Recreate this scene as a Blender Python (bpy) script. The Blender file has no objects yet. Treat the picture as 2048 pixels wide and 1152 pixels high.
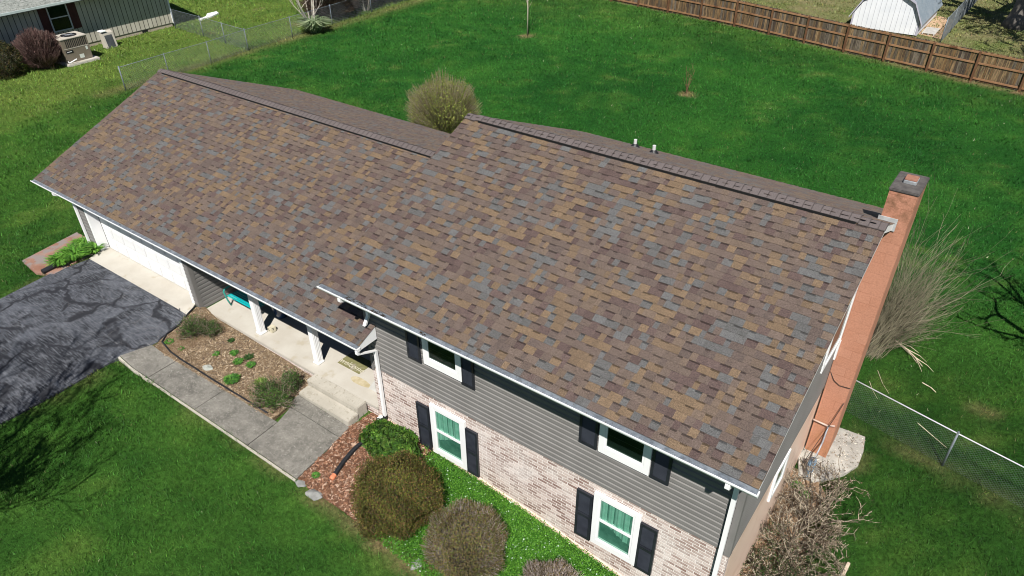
import bpy, bmesh, math, random
import numpy as np
from mathutils import Vector
random.seed(7)
RNG = np.random.default_rng(11)
S = bpy.context.scene
COL = S.collection
PI = math.pi

# ------------------------------------------------------------------ camera
cd = bpy.data.cameras.new('camera')
cam = bpy.data.objects.new('camera', cd); COL.objects.link(cam)
R_ = Vector((0.80596748, 0.59184401, -0.01170827)); U_ = Vector((-0.33794113, 0.47626395, 0.81176872)); F_ = Vector((-0.48601668, 0.65030248, -0.58386169))
from mathutils import Matrix
cam.matrix_world = Matrix(((R_.x, U_.x, -F_.x, 10.74082), (R_.y, U_.y, -F_.y, -9.10644), (R_.z, U_.z, -F_.z, 13.90002), (0, 0, 0, 1)))
cd.sensor_fit = 'HORIZONTAL'; cd.sensor_width = 36; cd.lens = 1441.49 / 2048 * 36
cd.shift_x = 9.587 / 2048; cd.shift_y = 41.231 / 2048
cd.clip_start = .1; cd.clip_end = 600
S.camera = cam
# ------------------------------------------------------------------ light
w = bpy.data.worlds.new('World'); S.world = w; w.use_nodes = True
nt = w.node_tree; bg = nt.nodes['Background']
sky = nt.nodes.new('ShaderNodeTexSky'); sky.sky_type = 'NISHITA'; sky.sun_disc = False
SUN = Vector((.41, -.665, 1.0)).normalized()
sky.sun_elevation = math.asin(SUN.z); sky.sun_rotation = math.atan2(SUN.x, SUN.y)
sky.air_density = .7; sky.dust_density = .1; sky.ozone_density = 1.0
nt.links.new(sky.outputs[0], bg.inputs[0]); bg.inputs[1].default_value = .05
sl = bpy.data.lights.new('sun', 'SUN'); sl.energy = 4.8; sl.angle = math.radians(.53); sl.color = (1, .965, .91)
so = bpy.data.objects.new('sun', sl); COL.objects.link(so)
so.rotation_euler = (-SUN).to_track_quat('-Z', 'Y').to_euler(); so.location = SUN * 60
S.view_settings.view_transform = 'Standard'; S.view_settings.look = 'None'; S.view_settings.exposure = 0.45; S.view_settings.gamma = 1
S.render.resolution_x = 1024; S.render.resolution_y = 576
try:
    S.cycles.max_bounces = 6; S.cycles.diffuse_bounces = 1; S.cycles.filter_width = 1.0; S.cycles.transparent_max_bounces = 12
except Exception: pass

# ------------------------------------------------------------------ node helpers
def nd(nt, t, ins=None, **props):
    n = nt.nodes.new(t)
    for k, v in props.items(): setattr(n, k, v)
    for k, v in (ins or {}).items():
        if isinstance(v, bpy.types.NodeSocket): nt.links.new(v, n.inputs[k])
        else: n.inputs[k].default_value = v
    return n
def c4(c): return (c[0], c[1], c[2], 1) if len(c) == 3 else c
def mixc(nt, f, a, b, mode='MIX'):
    n = nt.nodes.new('ShaderNodeMix'); n.data_type = 'RGBA'; n.blend_type = mode
    for i, v in ((0, f), (6, a), (7, b)):
        if isinstance(v, bpy.types.NodeSocket): nt.links.new(v, n.inputs[i])
        else: n.inputs[i].default_value = v if i == 0 else c4(v)
    return n.outputs[2]
def ramp(nt, f, lo, hi, a=0.0, b=1.0):
    n = nd(nt, 'ShaderNodeMapRange', {0: f, 1: lo, 2: hi, 3: a, 4: b}); return n.outputs[0]
def math_(nt, op, a, b=0.0):
    return nd(nt, 'ShaderNodeMath', {0: a, 1: b}, operation=op).outputs[0]
def new_mat(name, rough=.8, spec=.3):
    m = bpy.data.materials.new(name); m.use_nodes = True; nt = m.node_tree
    b = nt.nodes['Principled BSDF']; b.inputs['Roughness'].default_value = rough
    b.inputs['Specular IOR Level'].default_value = spec
    return m, nt, b
def noise(nt, sc, det=4, vec=None, rough=.55, dist=0):
    i = {'Scale': sc, 'Detail': det, 'Roughness': rough, 'Distortion': dist}
    if vec is not None: i['Vector'] = vec
    return nd(nt, 'ShaderNodeTexNoise', i).outputs[0]
def objvec(nt): return nd(nt, 'ShaderNodeTexCoord').outputs['Object']
def bump(nt, b, h, strength=.4, dist=.02):
    n = nd(nt, 'ShaderNodeBump', {'Height': h, 'Strength': strength, 'Distance': dist}); nt.links.new(n.outputs[0], b.inputs['Normal'])
def vary(name, c1, c2, sc=3, rough=.8, bs=0, bsc=40, spec=.3, c3=None, sc3=20, th3=.6, metal=0, fine=0.0):
    m, nt, b = new_mat(name, rough, spec); v = objvec(nt)
    c = mixc(nt, ramp(nt, noise(nt, sc, 5, v), .35, .65), c1, c2)
    if c3: c = mixc(nt, ramp(nt, noise(nt, sc3, 4, v), th3, th3 + .08), c, c3)
    if fine:
        c = mixc(nt, fine, c, nd(nt, 'ShaderNodeCombineColor', {0: noise(nt, 90, 2, v), 1: noise(nt, 90, 2, v), 2: noise(nt, 90, 2, v)}).outputs[0], 'OVERLAY')
    nt.links.new(c, b.inputs['Base Color']); b.inputs['Metallic'].default_value = metal
    if bs: bump(nt, b, noise(nt, bsc, 4, v), bs)
    return m
def colmat(name, rough=.8, spec=.2, fine=.35, fsc=60, bs=.3, trans=0, tcol=(1, 1, 1)):
    """base colour from the per-piece Col attribute with a grain over it"""
    m, nt, b = new_mat(name, rough, spec); v = objvec(nt)
    a = nd(nt, 'ShaderNodeAttribute', attribute_name='Col').outputs[0]
    n = noise(nt, fsc, 3, v)
    g = ramp(nt, n, .3, .7, 1 - fine, 1 + fine)
    vm = nd(nt, 'ShaderNodeVectorMath', {0: a, 1: g}, operation='MULTIPLY').outputs[0]
    nt.links.new(vm, b.inputs['Base Color'])
    if bs: bump(nt, b, n, bs, .01)
    if trans:
        t = nd(nt, 'ShaderNodeBsdfTranslucent'); nt.links.new(nd(nt, 'ShaderNodeVectorMath', {0: vm, 1: tcol}, operation='MULTIPLY').outputs[0], t.inputs[0])
        mx = nd(nt, 'ShaderNodeMixShader', {0: trans, 1: b.outputs[0], 2: t.outputs[0]})
        nt.links.new(mx.outputs[0], nt.nodes['Material Output'].inputs[0])
    return m

# ------------------------------------------------------------------ mesh helpers
def link(name, me, parent=None):
    o = bpy.data.objects.new(name, me); COL.objects.link(o)
    if parent: o.parent = parent
    return o
def worldloc(o):
    v = Vector((0, 0, 0))
    while o: v += o.location; o = o.parent
    return v
def np_obj(name, V, F, mat, parent=None, col=None, smooth=False):
    V = np.asarray(V, np.float32).reshape(-1, 3)
    if parent: V = V - np.array(worldloc(parent), np.float32)
    F = np.asarray(F, np.int32); k = F.shape[1]
    me = bpy.data.meshes.new(name)
    me.vertices.add(len(V)); me.vertices.foreach_set('co', V.ravel())
    me.loops.add(F.size); me.loops.foreach_set('vertex_index', F.ravel())
    me.polygons.add(len(F)); me.polygons.foreach_set('loop_start', np.arange(0, F.size, k, dtype=np.int32))
    if smooth: me.polygons.foreach_set('use_smooth', np.ones(len(F), bool))
    me.update(calc_edges=True)
    if col is not None:
        a = me.color_attributes.new('Col', 'FLOAT_COLOR', 'POINT'); c = np.ones((len(V), 4), np.float32); c[:, :3] = col
        a.data.foreach_set('color', c.ravel())
    me.materials.append(mat)
    return link(name, me, parent)
class MB:
    """collects quads, boxes, tubes; build() links them as one mesh object"""
    def __init__(s): s.v = []; s.f = []; s.c = []
    def quad(s, *p, col=None):
        i = len(s.v); s.v += [tuple(q) for q in p]; s.f.append(tuple(range(i, i + len(p)))); s.c += [col or (1, 1, 1)] * len(p); return s
    def box(s, x0, x1, y0, y1, z0, z1, col=None):
        i = len(s.v); s.v += [(x, y, z) for x in (x0, x1) for y in (y0, y1) for z in (z0, z1)]
        s.f += [tuple(i + a for a in q) for q in ((0, 1, 3, 2), (4, 6, 7, 5), (0, 4, 5, 1), (2, 3, 7, 6), (0, 2, 6, 4), (1, 5, 7, 3))]; s.c += [col or (1, 1, 1)] * 8; return s
    def tube(s, pts, r, n=8, cap=True, col=None):
        pts = [Vector(p) for p in pts]; rs = r if isinstance(r, (list, tuple)) else [r] * len(pts); rings = []
        up = Vector((0, 0, 1)); prev = None
        for k, p in enumerate(pts):
            t = (pts[min(k + 1, len(pts) - 1)] - pts[max(k - 1, 0)]).normalized()
            if prev is None:
                a = t.cross(up if abs(t.z) < .9 else Vector((1, 0, 0))).normalized()
            else:
                a = (prev - t * prev.dot(t)).normalized()
            prev = a; b = t.cross(a); i = len(s.v)
            s.v += [tuple(p + (a * math.cos(2 * PI * j / n) + b * math.sin(2 * PI * j / n)) * rs[k]) for j in range(n)]
            s.c += [col or (1, 1, 1)] * n; rings.append(i)
        for k in range(len(rings) - 1):
            for j in range(n): s.f.append((rings[k] + j, rings[k] + (j + 1) % n, rings[k + 1] + (j + 1) % n, rings[k + 1] + j))
        if cap: s.f.append(tuple(rings[0] + j for j in range(n))[::-1]); s.f.append(tuple(rings[-1] + j for j in range(n)))
        return s
    def prism(s, poly, axis, a, b):
        """extrude a 2-D polygon along axis 'x','y' or 'z' from a to b"""
        def P(u, v, w): return (w, u, v) if axis == 'x' else (u, w, v) if axis == 'y' else (u, v, w)
        n = len(poly); i = len(s.v); s.v += [P(u, v, a) for u, v in poly] + [P(u, v, b) for u, v in poly]; s.c += [(1, 1, 1)] * (2 * n)
        for k in range(n): s.f.append((i + k, i + (k + 1) % n, i + n + (k + 1) % n, i + n + k))
        s.f.append(tuple(i + k for k in range(n))[::-1]); s.f.append(tuple(i + n + k for k in range(n))); return s
    def lathe(s, prof, cx, cy, n=20):
        i = len(s.v)
        for r, z in prof:
            s.v += [(cx + r * math.cos(2 * PI * j / n), cy + r * math.sin(2 * PI * j / n), z) for j in range(n)]; s.c += [(1, 1, 1)] * n
        for k in range(len(prof) - 1):
            for j in range(n): s.f.append((i + k * n + j, i + k * n + (j + 1) % n, i + (k + 1) * n + (j + 1) % n, i + (k + 1) * n + j))
        s.f.append(tuple(i + j for j in range(n))[::-1]); s.f.append(tuple(i + (len(prof) - 1) * n + j for j in range(n))); return s
    def build(s, name, mat, parent=None, smooth=False, bevel=0, col=False, fixn=True):
        off = worldloc(parent) if parent else Vector((0, 0, 0))
        me = bpy.data.meshes.new(name); me.from_pydata([tuple(Vector(v) - off) for v in s.v], [], s.f); me.materials.append(mat)
        if col:
            a = me.color_attributes.new('Col', 'FLOAT_COLOR', 'POINT'); c = np.ones((len(s.v), 4), np.float32); c[:, :3] = s.c
            a.data.foreach_set('color', c.ravel())
        if fixn:
            bm = bmesh.new(); bm.from_mesh(me); bmesh.ops.recalc_face_normals(bm, faces=bm.faces)
            if bevel: bmesh.ops.bevel(bm, geom=list(bm.edges), offset=bevel, segments=2, affect='EDGES', clamp_overlap=True)
            bm.to_mesh(me); bm.free()
        if smooth:
            for p in me.polygons: p.use_smooth = True
        return link(name, me, parent)
def thing(name, label, cat, loc=(0, 0, 0), group=None):
    o = bpy.data.objects.new(name, None); COL.objects.link(o); o.location = loc; o.empty_display_size = .2
    return tag(o, label, cat, group)
def tag(o, label, cat, group=None):
    o['label'] = label; o['category'] = cat
    if group: o['group'] = group
    return o
def struct(o): o['kind'] = 'structure'; return o
def stuff(o, label=None, cat=None):
    o['kind'] = 'stuff'
    if label: o['label'] = label; o['category'] = cat
    return o

# ------------------------------------------------------------------ terrain
TX = [-60, -14, -8.1, -7.3, -1.5, 1.5, 4.6, 6, 9, 14, 60]
TY = [-30, 0, 3, 6, 12, 25, 60]
TZ = np.array([[.95, .95, .93, .67, .46, .3, 0, -.22, -.75, -.9, -.9], [.95, .95, .93, .67, .46, .3, 0, -.22, -.75, -.9, -.9], [.95, .95, .93, .70, .46, .3, 0, -.2, -.78, -.8, -.8],
      [.95, .95, .93, .9, .6, .4, .2, .1, 0, -.1, -.2], [.95, .95, .95, .95, .8, .6, .4, .3, .2, .1, 0], [.95, .95, .9, .9, .7, .6, .55, .5, .45, .4, .4], [.95, .95, .9, .9, .7, .6, .55, .5, .45, .4, .4]])
def T(x, y):
    x = np.asarray(x, float); y = np.asarray(y, float)
    rows = np.stack([np.interp(x, TX, r) for r in TZ])
    k = np.clip(np.searchsorted(TY, y, side='right') - 1, 0, len(TY) - 2)
    y0 = np.array(TY)[k]; y1 = np.array(TY)[k + 1]; t = np.clip((y - y0) / (y1 - y0), 0, 1)
    a = np.take_along_axis(rows, k[None], 0)[0] if rows.ndim > 1 else rows[k]; b = np.take_along_axis(rows, k[None] + 1, 0)[0] if rows.ndim > 1 else rows[k + 1]
    return a * (1 - t) + b * t
def G(x, y): return float(T(np.array([x]), np.array([y]))[0])
def inpoly(px, py, poly):
    px = np.asarray(px); py = np.asarray(py); r = np.zeros(px.shape, bool); n = len(poly)
    for i in range(n):
        x0, y0 = poly[i]; x1, y1 = poly[(i + 1) % n]
        c = ((y0 > py) != (y1 > py)) & (px < (x1 - x0) * (py - y0) / (y1 - y0 + 1e-12) + x0); r ^= c
    return r
def edgedist(px, py, poly):
    d = np.full(np.shape(px), 1e9)
    for i in range(len(poly)):
        x0, y0 = poly[i]; x1, y1 = poly[(i + 1) % len(poly)]; dx, dy = x1 - x0, y1 - y0
        t = np.clip(((px - x0) * dx + (py - y0) * dy) / (dx * dx + dy * dy + 1e-9), 0, 1)
        d = np.minimum(d, np.hypot(px - x0 - t * dx, py - y0 - t * dy))
    return d
def vnoise(x, y, s, seed=0):
    """smooth value noise, 0..1"""
    x = np.asarray(x) * s + seed * 17.3; y = np.asarray(y) * s + seed * 9.1
    xi = np.floor(x); yi = np.floor(y); fx = x - xi; fy = y - yi; fx = fx * fx * (3 - 2 * fx); fy = fy * fy * (3 - 2 * fy)
    def h(a, b): v = np.sin(a * 127.1 + b * 311.7 + seed * 74.7) * 43758.5453; return v - np.floor(v)
    return (h(xi, yi) * (1 - fx) + h(xi + 1, yi) * fx) * (1 - fy) + (h(xi, yi + 1) * (1 - fx) + h(xi + 1, yi + 1) * fx) * fy
def sheet(name, poly, mat, lift=.012, thick=.12, dens=.4, zf=None, parent=None, col=None):
    """a slab with the outline poly lying on the terrain"""
    pts = []
    for i in range(len(poly)):
        a = poly[i]; b = poly[(i + 1) % len(poly)]; n = max(1, int(math.hypot(b[0] - a[0], b[1] - a[1]) / dens))
        for k in range(n): t = k / n; pts.append((a[0] + (b[0] - a[0]) * t, a[1] + (b[1] - a[1]) * t))
    bm = bmesh.new()
    z = (lambda x, y: G(x, y) + lift) if zf is None else zf
    vs = [bm.verts.new((x, y, z(x, y))) for x, y in pts]
    f = bm.faces.new(vs)
    if f.normal.z < 0: f.normal_flip()
    r = bmesh.ops.extrude_face_region(bm, geom=[f]); ev = [g for g in r['geom'] if isinstance(g, bmesh.types.BMVert)]

    low = [v for v in bm.verts if v not in ev] if False else vs
    for v in ev: v.co.z += 0
    for v in low: v.co.z -= thick
    bmesh.ops.recalc_face_normals(bm, faces=bm.faces)
    bmesh.ops.triangulate(bm, faces=[f for f in bm.faces if len(f.verts) > 4])
    me = bpy.data.meshes.new(name); bm.to_mesh(me); bm.free(); me.materials.append(mat)
    return link(name, me, parent)
# ------------------------------------------------------------------ materials
M_shingle = colmat('shingle', .92, .1, .42, 55, .6); M_shingle.node_tree.nodes['Principled BSDF'].inputs['Sheen Tint'].default_value = (.95, .74, .63, 1); M_shingle.node_tree.nodes['Principled BSDF'].inputs['Sheen Weight'].default_value = .30; M_shingle.node_tree.nodes['Principled BSDF'].inputs['Sheen Roughness'].default_value = .35
M_cap = colmat('ridge_cap_shingle', .92, .1, .25, 90, .4)
M_white = vary('white_vinyl', (.84, .84, .84), (.88, .88, .87), 2, .45, spec=.4)
M_door = vary('garage_door_paint', (.76, .76, .755), (.80, .80, .79), 1.2, .5, spec=.35)
M_pvc = vary('grey_white_pvc', (.55, .55, .54), (.62, .62, .61), 4, .5)
M_black = vary('black_plastic', (.010, .010, .012), (.018, .018, .02), 8, .5, spec=.4)
M_shut = vary('shutter_paint', (.014, .016, .022), (.022, .025, .033), 5, .42, .05, 60, .45)
M_vent = vary('vent_mesh', (.006, .006, .006), (.012, .012, .012), 30, .9)
M_metal = vary('galvanised_steel', (.42, .44, .46), (.60, .62, .64), 5, .38, metal=.6, spec=.5)
M_steel = vary('dull_steel', (.26, .28, .31), (.38, .40, .43), 9, .5, metal=.3, spec=.4)
M_flash = vary('weathered_flashing', (.34, .35, .35), (.46, .47, .47), 8, .6)
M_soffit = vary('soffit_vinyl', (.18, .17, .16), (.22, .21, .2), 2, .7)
def siding_mat(name, a, b):
    return vary(name, a, b, 1.2, .62, .06, 50, .3, fine=.12)
M_sid = siding_mat('grey_siding', (.172, .164, .156), (.205, .196, .187))
M_guard = None
def guard():
    m, nt, b = new_mat('gutter_guard', .45, .4); v = objvec(nt)
    c = mixc(nt, ramp(nt, noise(nt, 6, 6, v, .7), .35, .62), (.115, .135, .16), (.26, .29, .325))
    c = mixc(nt, ramp(nt, noise(nt, 26, 4, v), .58, .72), c, (.10, .095, .09))
    nt.links.new(c, b.inputs['Base Color']); b.inputs['Metallic'].default_value = .25; return m
M_guard = guard()
def brickmat(name, w, h, c1, c2, mortar, msize, wash=None, axis='x', bias=0.0, off=.5, bs=.5, var=.5):
    m, nt, b = new_mat(name, .88, .15); v = objvec(nt)
    s = nd(nt, 'ShaderNodeSeparateXYZ', {0: v}); u = s.outputs[0] if axis == 'x' else s.outputs[1]
    if axis == 'both': u = math_(nt, 'ADD', s.outputs[0], s.outputs[1])
    uv = nd(nt, 'ShaderNodeCombineXYZ', {0: u, 1: s.outputs[2], 2: 0.0}).outputs[0]
    wob = nd(nt, 'ShaderNodeVectorMath', {0: uv, 1: nd(nt, 'ShaderNodeVectorMath', {0: nd(nt, 'ShaderNodeTexNoise', {'Vector': v, 'Scale': 14.0, 'Detail': 2}).outputs[1], 1: (.008, .008, 0)}, operation='MULTIPLY').outputs[0]}, operation='ADD').outputs[0]
    t = nd(nt, 'ShaderNodeTexBrick', {'Vector': wob, 'Color1': c4(c1), 'Color2': c4(c2), 'Mortar': c4(mortar), 'Scale': 1.0, 'Mortar Size': msize, 'Mortar Smooth': .25, 'Bias': bias, 'Brick Width': w, 'Row Height': h})
    t.offset = off
    c = t.outputs[0]
    if wash: # old white paint worn off in patches: real wear with its own shape
        k = ramp(nt, noise(nt, 1.1, 6, v, .65, .4), .46, .68)
        k2 = ramp(nt, noise(nt, 9, 5, v, .7), .35, .7)
        kk = math_(nt, 'MULTIPLY', k, ramp(nt, k2, 0, 1, .45, 1.0))
        c = mixc(nt, kk, c, wash)
    g = ramp(nt, noise(nt, 35, 4, v), .3, .7, 1 - var * .3, 1 + var * .3)
    c = nd(nt, 'ShaderNodeVectorMath', {0: c, 1: g}, operation='MULTIPLY').outputs[0]
    nt.links.new(c, b.inputs['Base Color'])
    hgt = math_(nt, 'SUBTRACT', math_(nt, 'MULTIPLY', noise(nt, 60, 3, v), .35), t.outputs[1])
    bump(nt, b, hgt, bs, .012); return m
M_brick = brickmat('whitewashed_brick', .262, .088, (.72, .60, .54), (.27, .175, .145), (.76, .69, .64), .012, (.78, .72, .67), bias=.08)
def blockmat():
    m, nt, b = new_mat('painted_block', .8, .2); v = objvec(nt); s = nd(nt, 'ShaderNodeSeparateXYZ', {0: v})
    uv = nd(nt, 'ShaderNodeCombineXYZ', {0: math_(nt, 'ADD', s.outputs[0], math_(nt, 'MULTIPLY', s.outputs[1], .9)), 1: s.outputs[2], 2: 0.0}).outputs[0]
    t = nd(nt, 'ShaderNodeTexBrick', {'Vector': uv, 'Color1': c4((.48, .23, .15)), 'Color2': c4((.44, .20, .125)), 'Mortar': c4((.38, .17, .105)), 'Scale': 1.0, 'Mortar Size': .008, 'Mortar Smooth': .4, 'Brick Width': .62, 'Row Height': .26}); t.offset = .32
    c = mixc(nt, ramp(nt, noise(nt, 2.0, 5, v, .65), .38, .66), t.outputs[0], (.48, .23, .15))
    rust = math_(nt, 'MULTIPLY', ramp(nt, s.outputs[2], 1.6, .5, 0, 1), ramp(nt, noise(nt, 2.5, 4, v), .35, .6)); c = mixc(nt, math_(nt, 'MULTIPLY', rust, .55), c, (.40, .19, .085))
    soot = math_(nt, 'MULTIPLY', ramp(nt, s.outputs[2], 6.1, 7.2, 0, 1), ramp(nt, noise(nt, 3.6, 5, v, .7), .42, .66)); c = mixc(nt, math_(nt, 'MULTIPLY', soot, .95), c, (.16, .085, .045))
    g = ramp(nt, noise(nt, 30, 4, v), .3, .7, .88, 1.12); nt.links.new(nd(nt, 'ShaderNodeVectorMath', {0: c, 1: g}, operation='MULTIPLY').outputs[0], b.inputs['Base Color'])
    bump(nt, b, math_(nt, 'SUBTRACT', math_(nt, 'MULTIPLY', noise(nt, 50, 3, v), .3), t.outputs[1]), .35, .01); return m
M_block = blockmat()
M_stucco = vary('peach_paint', (.80, .585, .46), (.85, .64, .51), .7, .40, .12, 30, .55, c3=(.74, .53, .405), sc3=1.2, th3=.56, fine=.15)
M_conc = vary('cream_concrete', (.455, .42, .36), (.515, .485, .425), 1.3, .85, .15, 60, .2, c3=(.43, .385, .305), sc3=2.3, th3=.6, fine=.12)
M_step = vary('step_concrete', (.40, .37, .31), (.48, .445, .38), 2.2, .88, .25, 50, .2, c3=(.36, .33, .27), sc3=9, th3=.56, fine=.25)
def glassmat(name, base, alpha, tint=(1, 1, 1)):
    m, nt, b = new_mat(name, .04, .5); b.inputs['Base Color'].default_value = c4(base)
    t = nd(nt, 'ShaderNodeBsdfTransparent', {0: c4(tint)})
    mx = nd(nt, 'ShaderNodeMixShader', {0: alpha, 1: t.outputs[0], 2: b.outputs[0]})
    nt.links.new(mx.outputs[0], nt.nodes['Material Output'].inputs[0]); return m
M_glass = glassmat('window_glass', (.03, .06, .05), .30, (.72, .92, .84))
M_dglass = glassmat('dark_window_glass', (.006, .010, .009), .62, (.5, .7, .62))
M_curtain = vary('green_curtain', (.30, .58, .46), (.48, .72, .62), 5, .8)
M_room = vary('room_seen_through_glass', (.07, .20, .15), (.16, .34, .27), 4, .8)
M_inside = vary('dim_interior', (.012, .014, .013), (.03, .04, .035), 3, .9)

# ------------------------------------------------------------------ main house
house = thing('house', 'grey sided split level house with brown shingle roof and whitewashed brick front', 'house', (0, 0, 0))
m_ = .411
XW0, XW1 = -.33, 9.068
yeR, zeR, yrR, zrR, yrrR = -.758, 4.955, 4.657, 7.18, 10.40
zrrR = zrR - m_ * (yrrR - yrR)
xRl, xRr = -.70, 9.394
xLl, yeL, zeL, yrL = -15.604, -.596, 3.385, 4.892
zrL = zeL + m_ * (yrL - yeL); yrrL = 10.741; zrrL = zrL - m_ * (yrrL - yrL)
# --- walls
MB().box(XW0, XW1, 0, .14, -1.4, 2.19).build('front_wall', M_brick, house)
b = MB(); n = 26
top = [(XW0 + (XW1 - XW0) * i / n, 0) for i in range(n + 1)]
b.prism([(x, G(x, 0) + .10) for x, _ in top] + [(XW1, -1.4), (XW0, -1.4)], 'y', -.035, .01)
b.build('foundation', M_stucco, house)
def laps(mb, u0, u1, z0, z1, put, h=.140, clip=None):
    z = z0
    while z < z1 - .01:
        a, c = (u0, u1) if clip is None else clip(z, min(z + h, z1))
        if c > a:
            prof = [(.003, z), (.028, z), (.025, z + h * .58), (.004, z + h * .72), (.003, z + h)]
            for (o0, q0), (o1, q1) in zip(prof, prof[1:]):
                q0 = min(q0, z1); q1 = min(q1, z1)
                mb.quad(put(a, o0, q0), put(c, o0, q0), put(c, o1, q1), put(a, o1, q1))
        z += h
b = MB(); laps(b, XW0 + .09, XW1 - .09, 2.2, 4.80, lambda u, o, z: (u, -o, z))
b.box(XW0, XW1, .0, .14, 2.19, 4.80)
b.build('front_siding', M_sid, house, fixn=False)
b = MB()
b.box(XW0, XW0 + .09, -.030, .0, 2.10, 4.80); b.build('corner_trim', M_sid, house)
MB().prism([(XW1 - .09, -.030), (XW1 + .03, -.030), (XW1 + .03, .10), (XW1 + .002, .10), (XW1 + .002, -.002), (XW1 - .09, -.002)], 'z', 2.10, 4.80).build('corner_trim', M_sid, house)
# gable end (faces +x): painted block below, siding above
MB().box(XW1 - .14, XW1 + .002, .14, 10.0, -1.4, 2.13).build('gable_wall', M_stucco, house)
def gclip(z, zt):
    zz = zt - (zeR - .2)
    if zz <= 0: return (.10, 10.0)
    return (max(.10, yeR + (zt - zeR + .13) / m_), min(10.0, yrrR - (zt - zrrR + .13) / m_))
b = MB(); laps(b, 0, 0, 2.13, zrR - .2, lambda u, o, z: (XW1 + o, u, z), clip=gclip)
b.prism([(.1, 2.13), (10.0, 2.13), (10.0, zrrR), (yrR, zrR - .2), (.1, zeR + .2)], 'x', XW1 - .14, XW1 + .001)
b.build('gable_siding', M_sid, house, fixn=False)
b = MB(); b.box(XW0, XW1, 9.9, 10.02, -1, 4.7); b.box(XW0, XW0 + .14, .14, 10, .3, 4.8); b.prism([(.1, 4.6), (9.9, 4.6), (yrR, zrR - .2)], 'x', XW0, XW0 + .14)
b.build('rear_wall', M_sid, house)
# lower wing
GY = -.114
b = MB(); laps(b, -14.4 + .09, -13.81, .93, 3.24, lambda u, o, z: (u, GY - o, z)); laps(b, -8.17, -7.95 - .09, .93, 3.24, lambda u, o, z: (u, GY - o, z))
b.box(-14.4, -13.81, GY, GY + .14, .6, 3.24); b.box(-8.17, -7.95, GY, GY + .14, .5, 3.24); b.box(-13.81, -8.17, GY, GY + .14, 3.03, 3.24)
b.build('garage_front_siding', M_sid, house, fixn=False)
MB().box(-14.4, -14.31, GY - .03, GY, .8, 3.24).build('corner_trim', M_sid, house)
MB().prism([(-8.04, GY - .03), (-7.92, GY - .03), (-7.92, GY + .1), (-7.948, GY + .1), (-7.948, GY - .002), (-8.04, GY - .002)], 'z', .6, 3.24).build('corner_trim', M_sid, house)
b = MB(); laps(b, GY + .1, 1.85, .80, 3.23, lambda u, o, z: (-7.95 + o, u, z)); b.box(-8.09, -7.95, GY + .1, 1.85, .5, 3.24)
laps(b, -7.9, XW0, .80, 3.23, lambda u, o, z: (u, 1.85 - o, z)); b.box(-7.95, XW0, 1.85, 1.99, .5, 3.24)
b.build('porch_siding', M_sid, house, fixn=False)
b = MB(); b.box(-14.4, -14.26, GY + .14, 10.2, .5, 3.3); b.box(-14.4, XW0, 10.06, 10.2, .3, 3.3); b.prism([(GY, 3.3), (10.2, 3.3), (yrL, zrL - .2)], 'x', -14.4, -14.26)
b.build('side_wall', M_sid, house)
# --- garage door with its deep white surround
b = MB(); b.box(-13.81, -13.67, GY - .03, .17, .9, 3.03); b.box(-8.31, -8.17, GY - .03, .17, .9, 3.03); b.box(-13.67, -8.31, GY - .03, .17, 2.95, 3.03)
b.build('garage_door_surround', M_white, house)
b = MB(); b.box(-13.67, -8.31, .20, .24, .9, 2.97); gd = []
for r in range(4):
    z0 = .915 + r * .515; b.box(-13.66, -8.32, .178, .20, z0 + .016, z0 + .499)
    for c in range(8):
        x0 = -13.66 + c * .6675; b.box(x0 + .07, x0 + .60, .158, .178, z0 + .08, z0 + .43)
gd = b.build('garage_door', M_door, house, bevel=.006)
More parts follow.
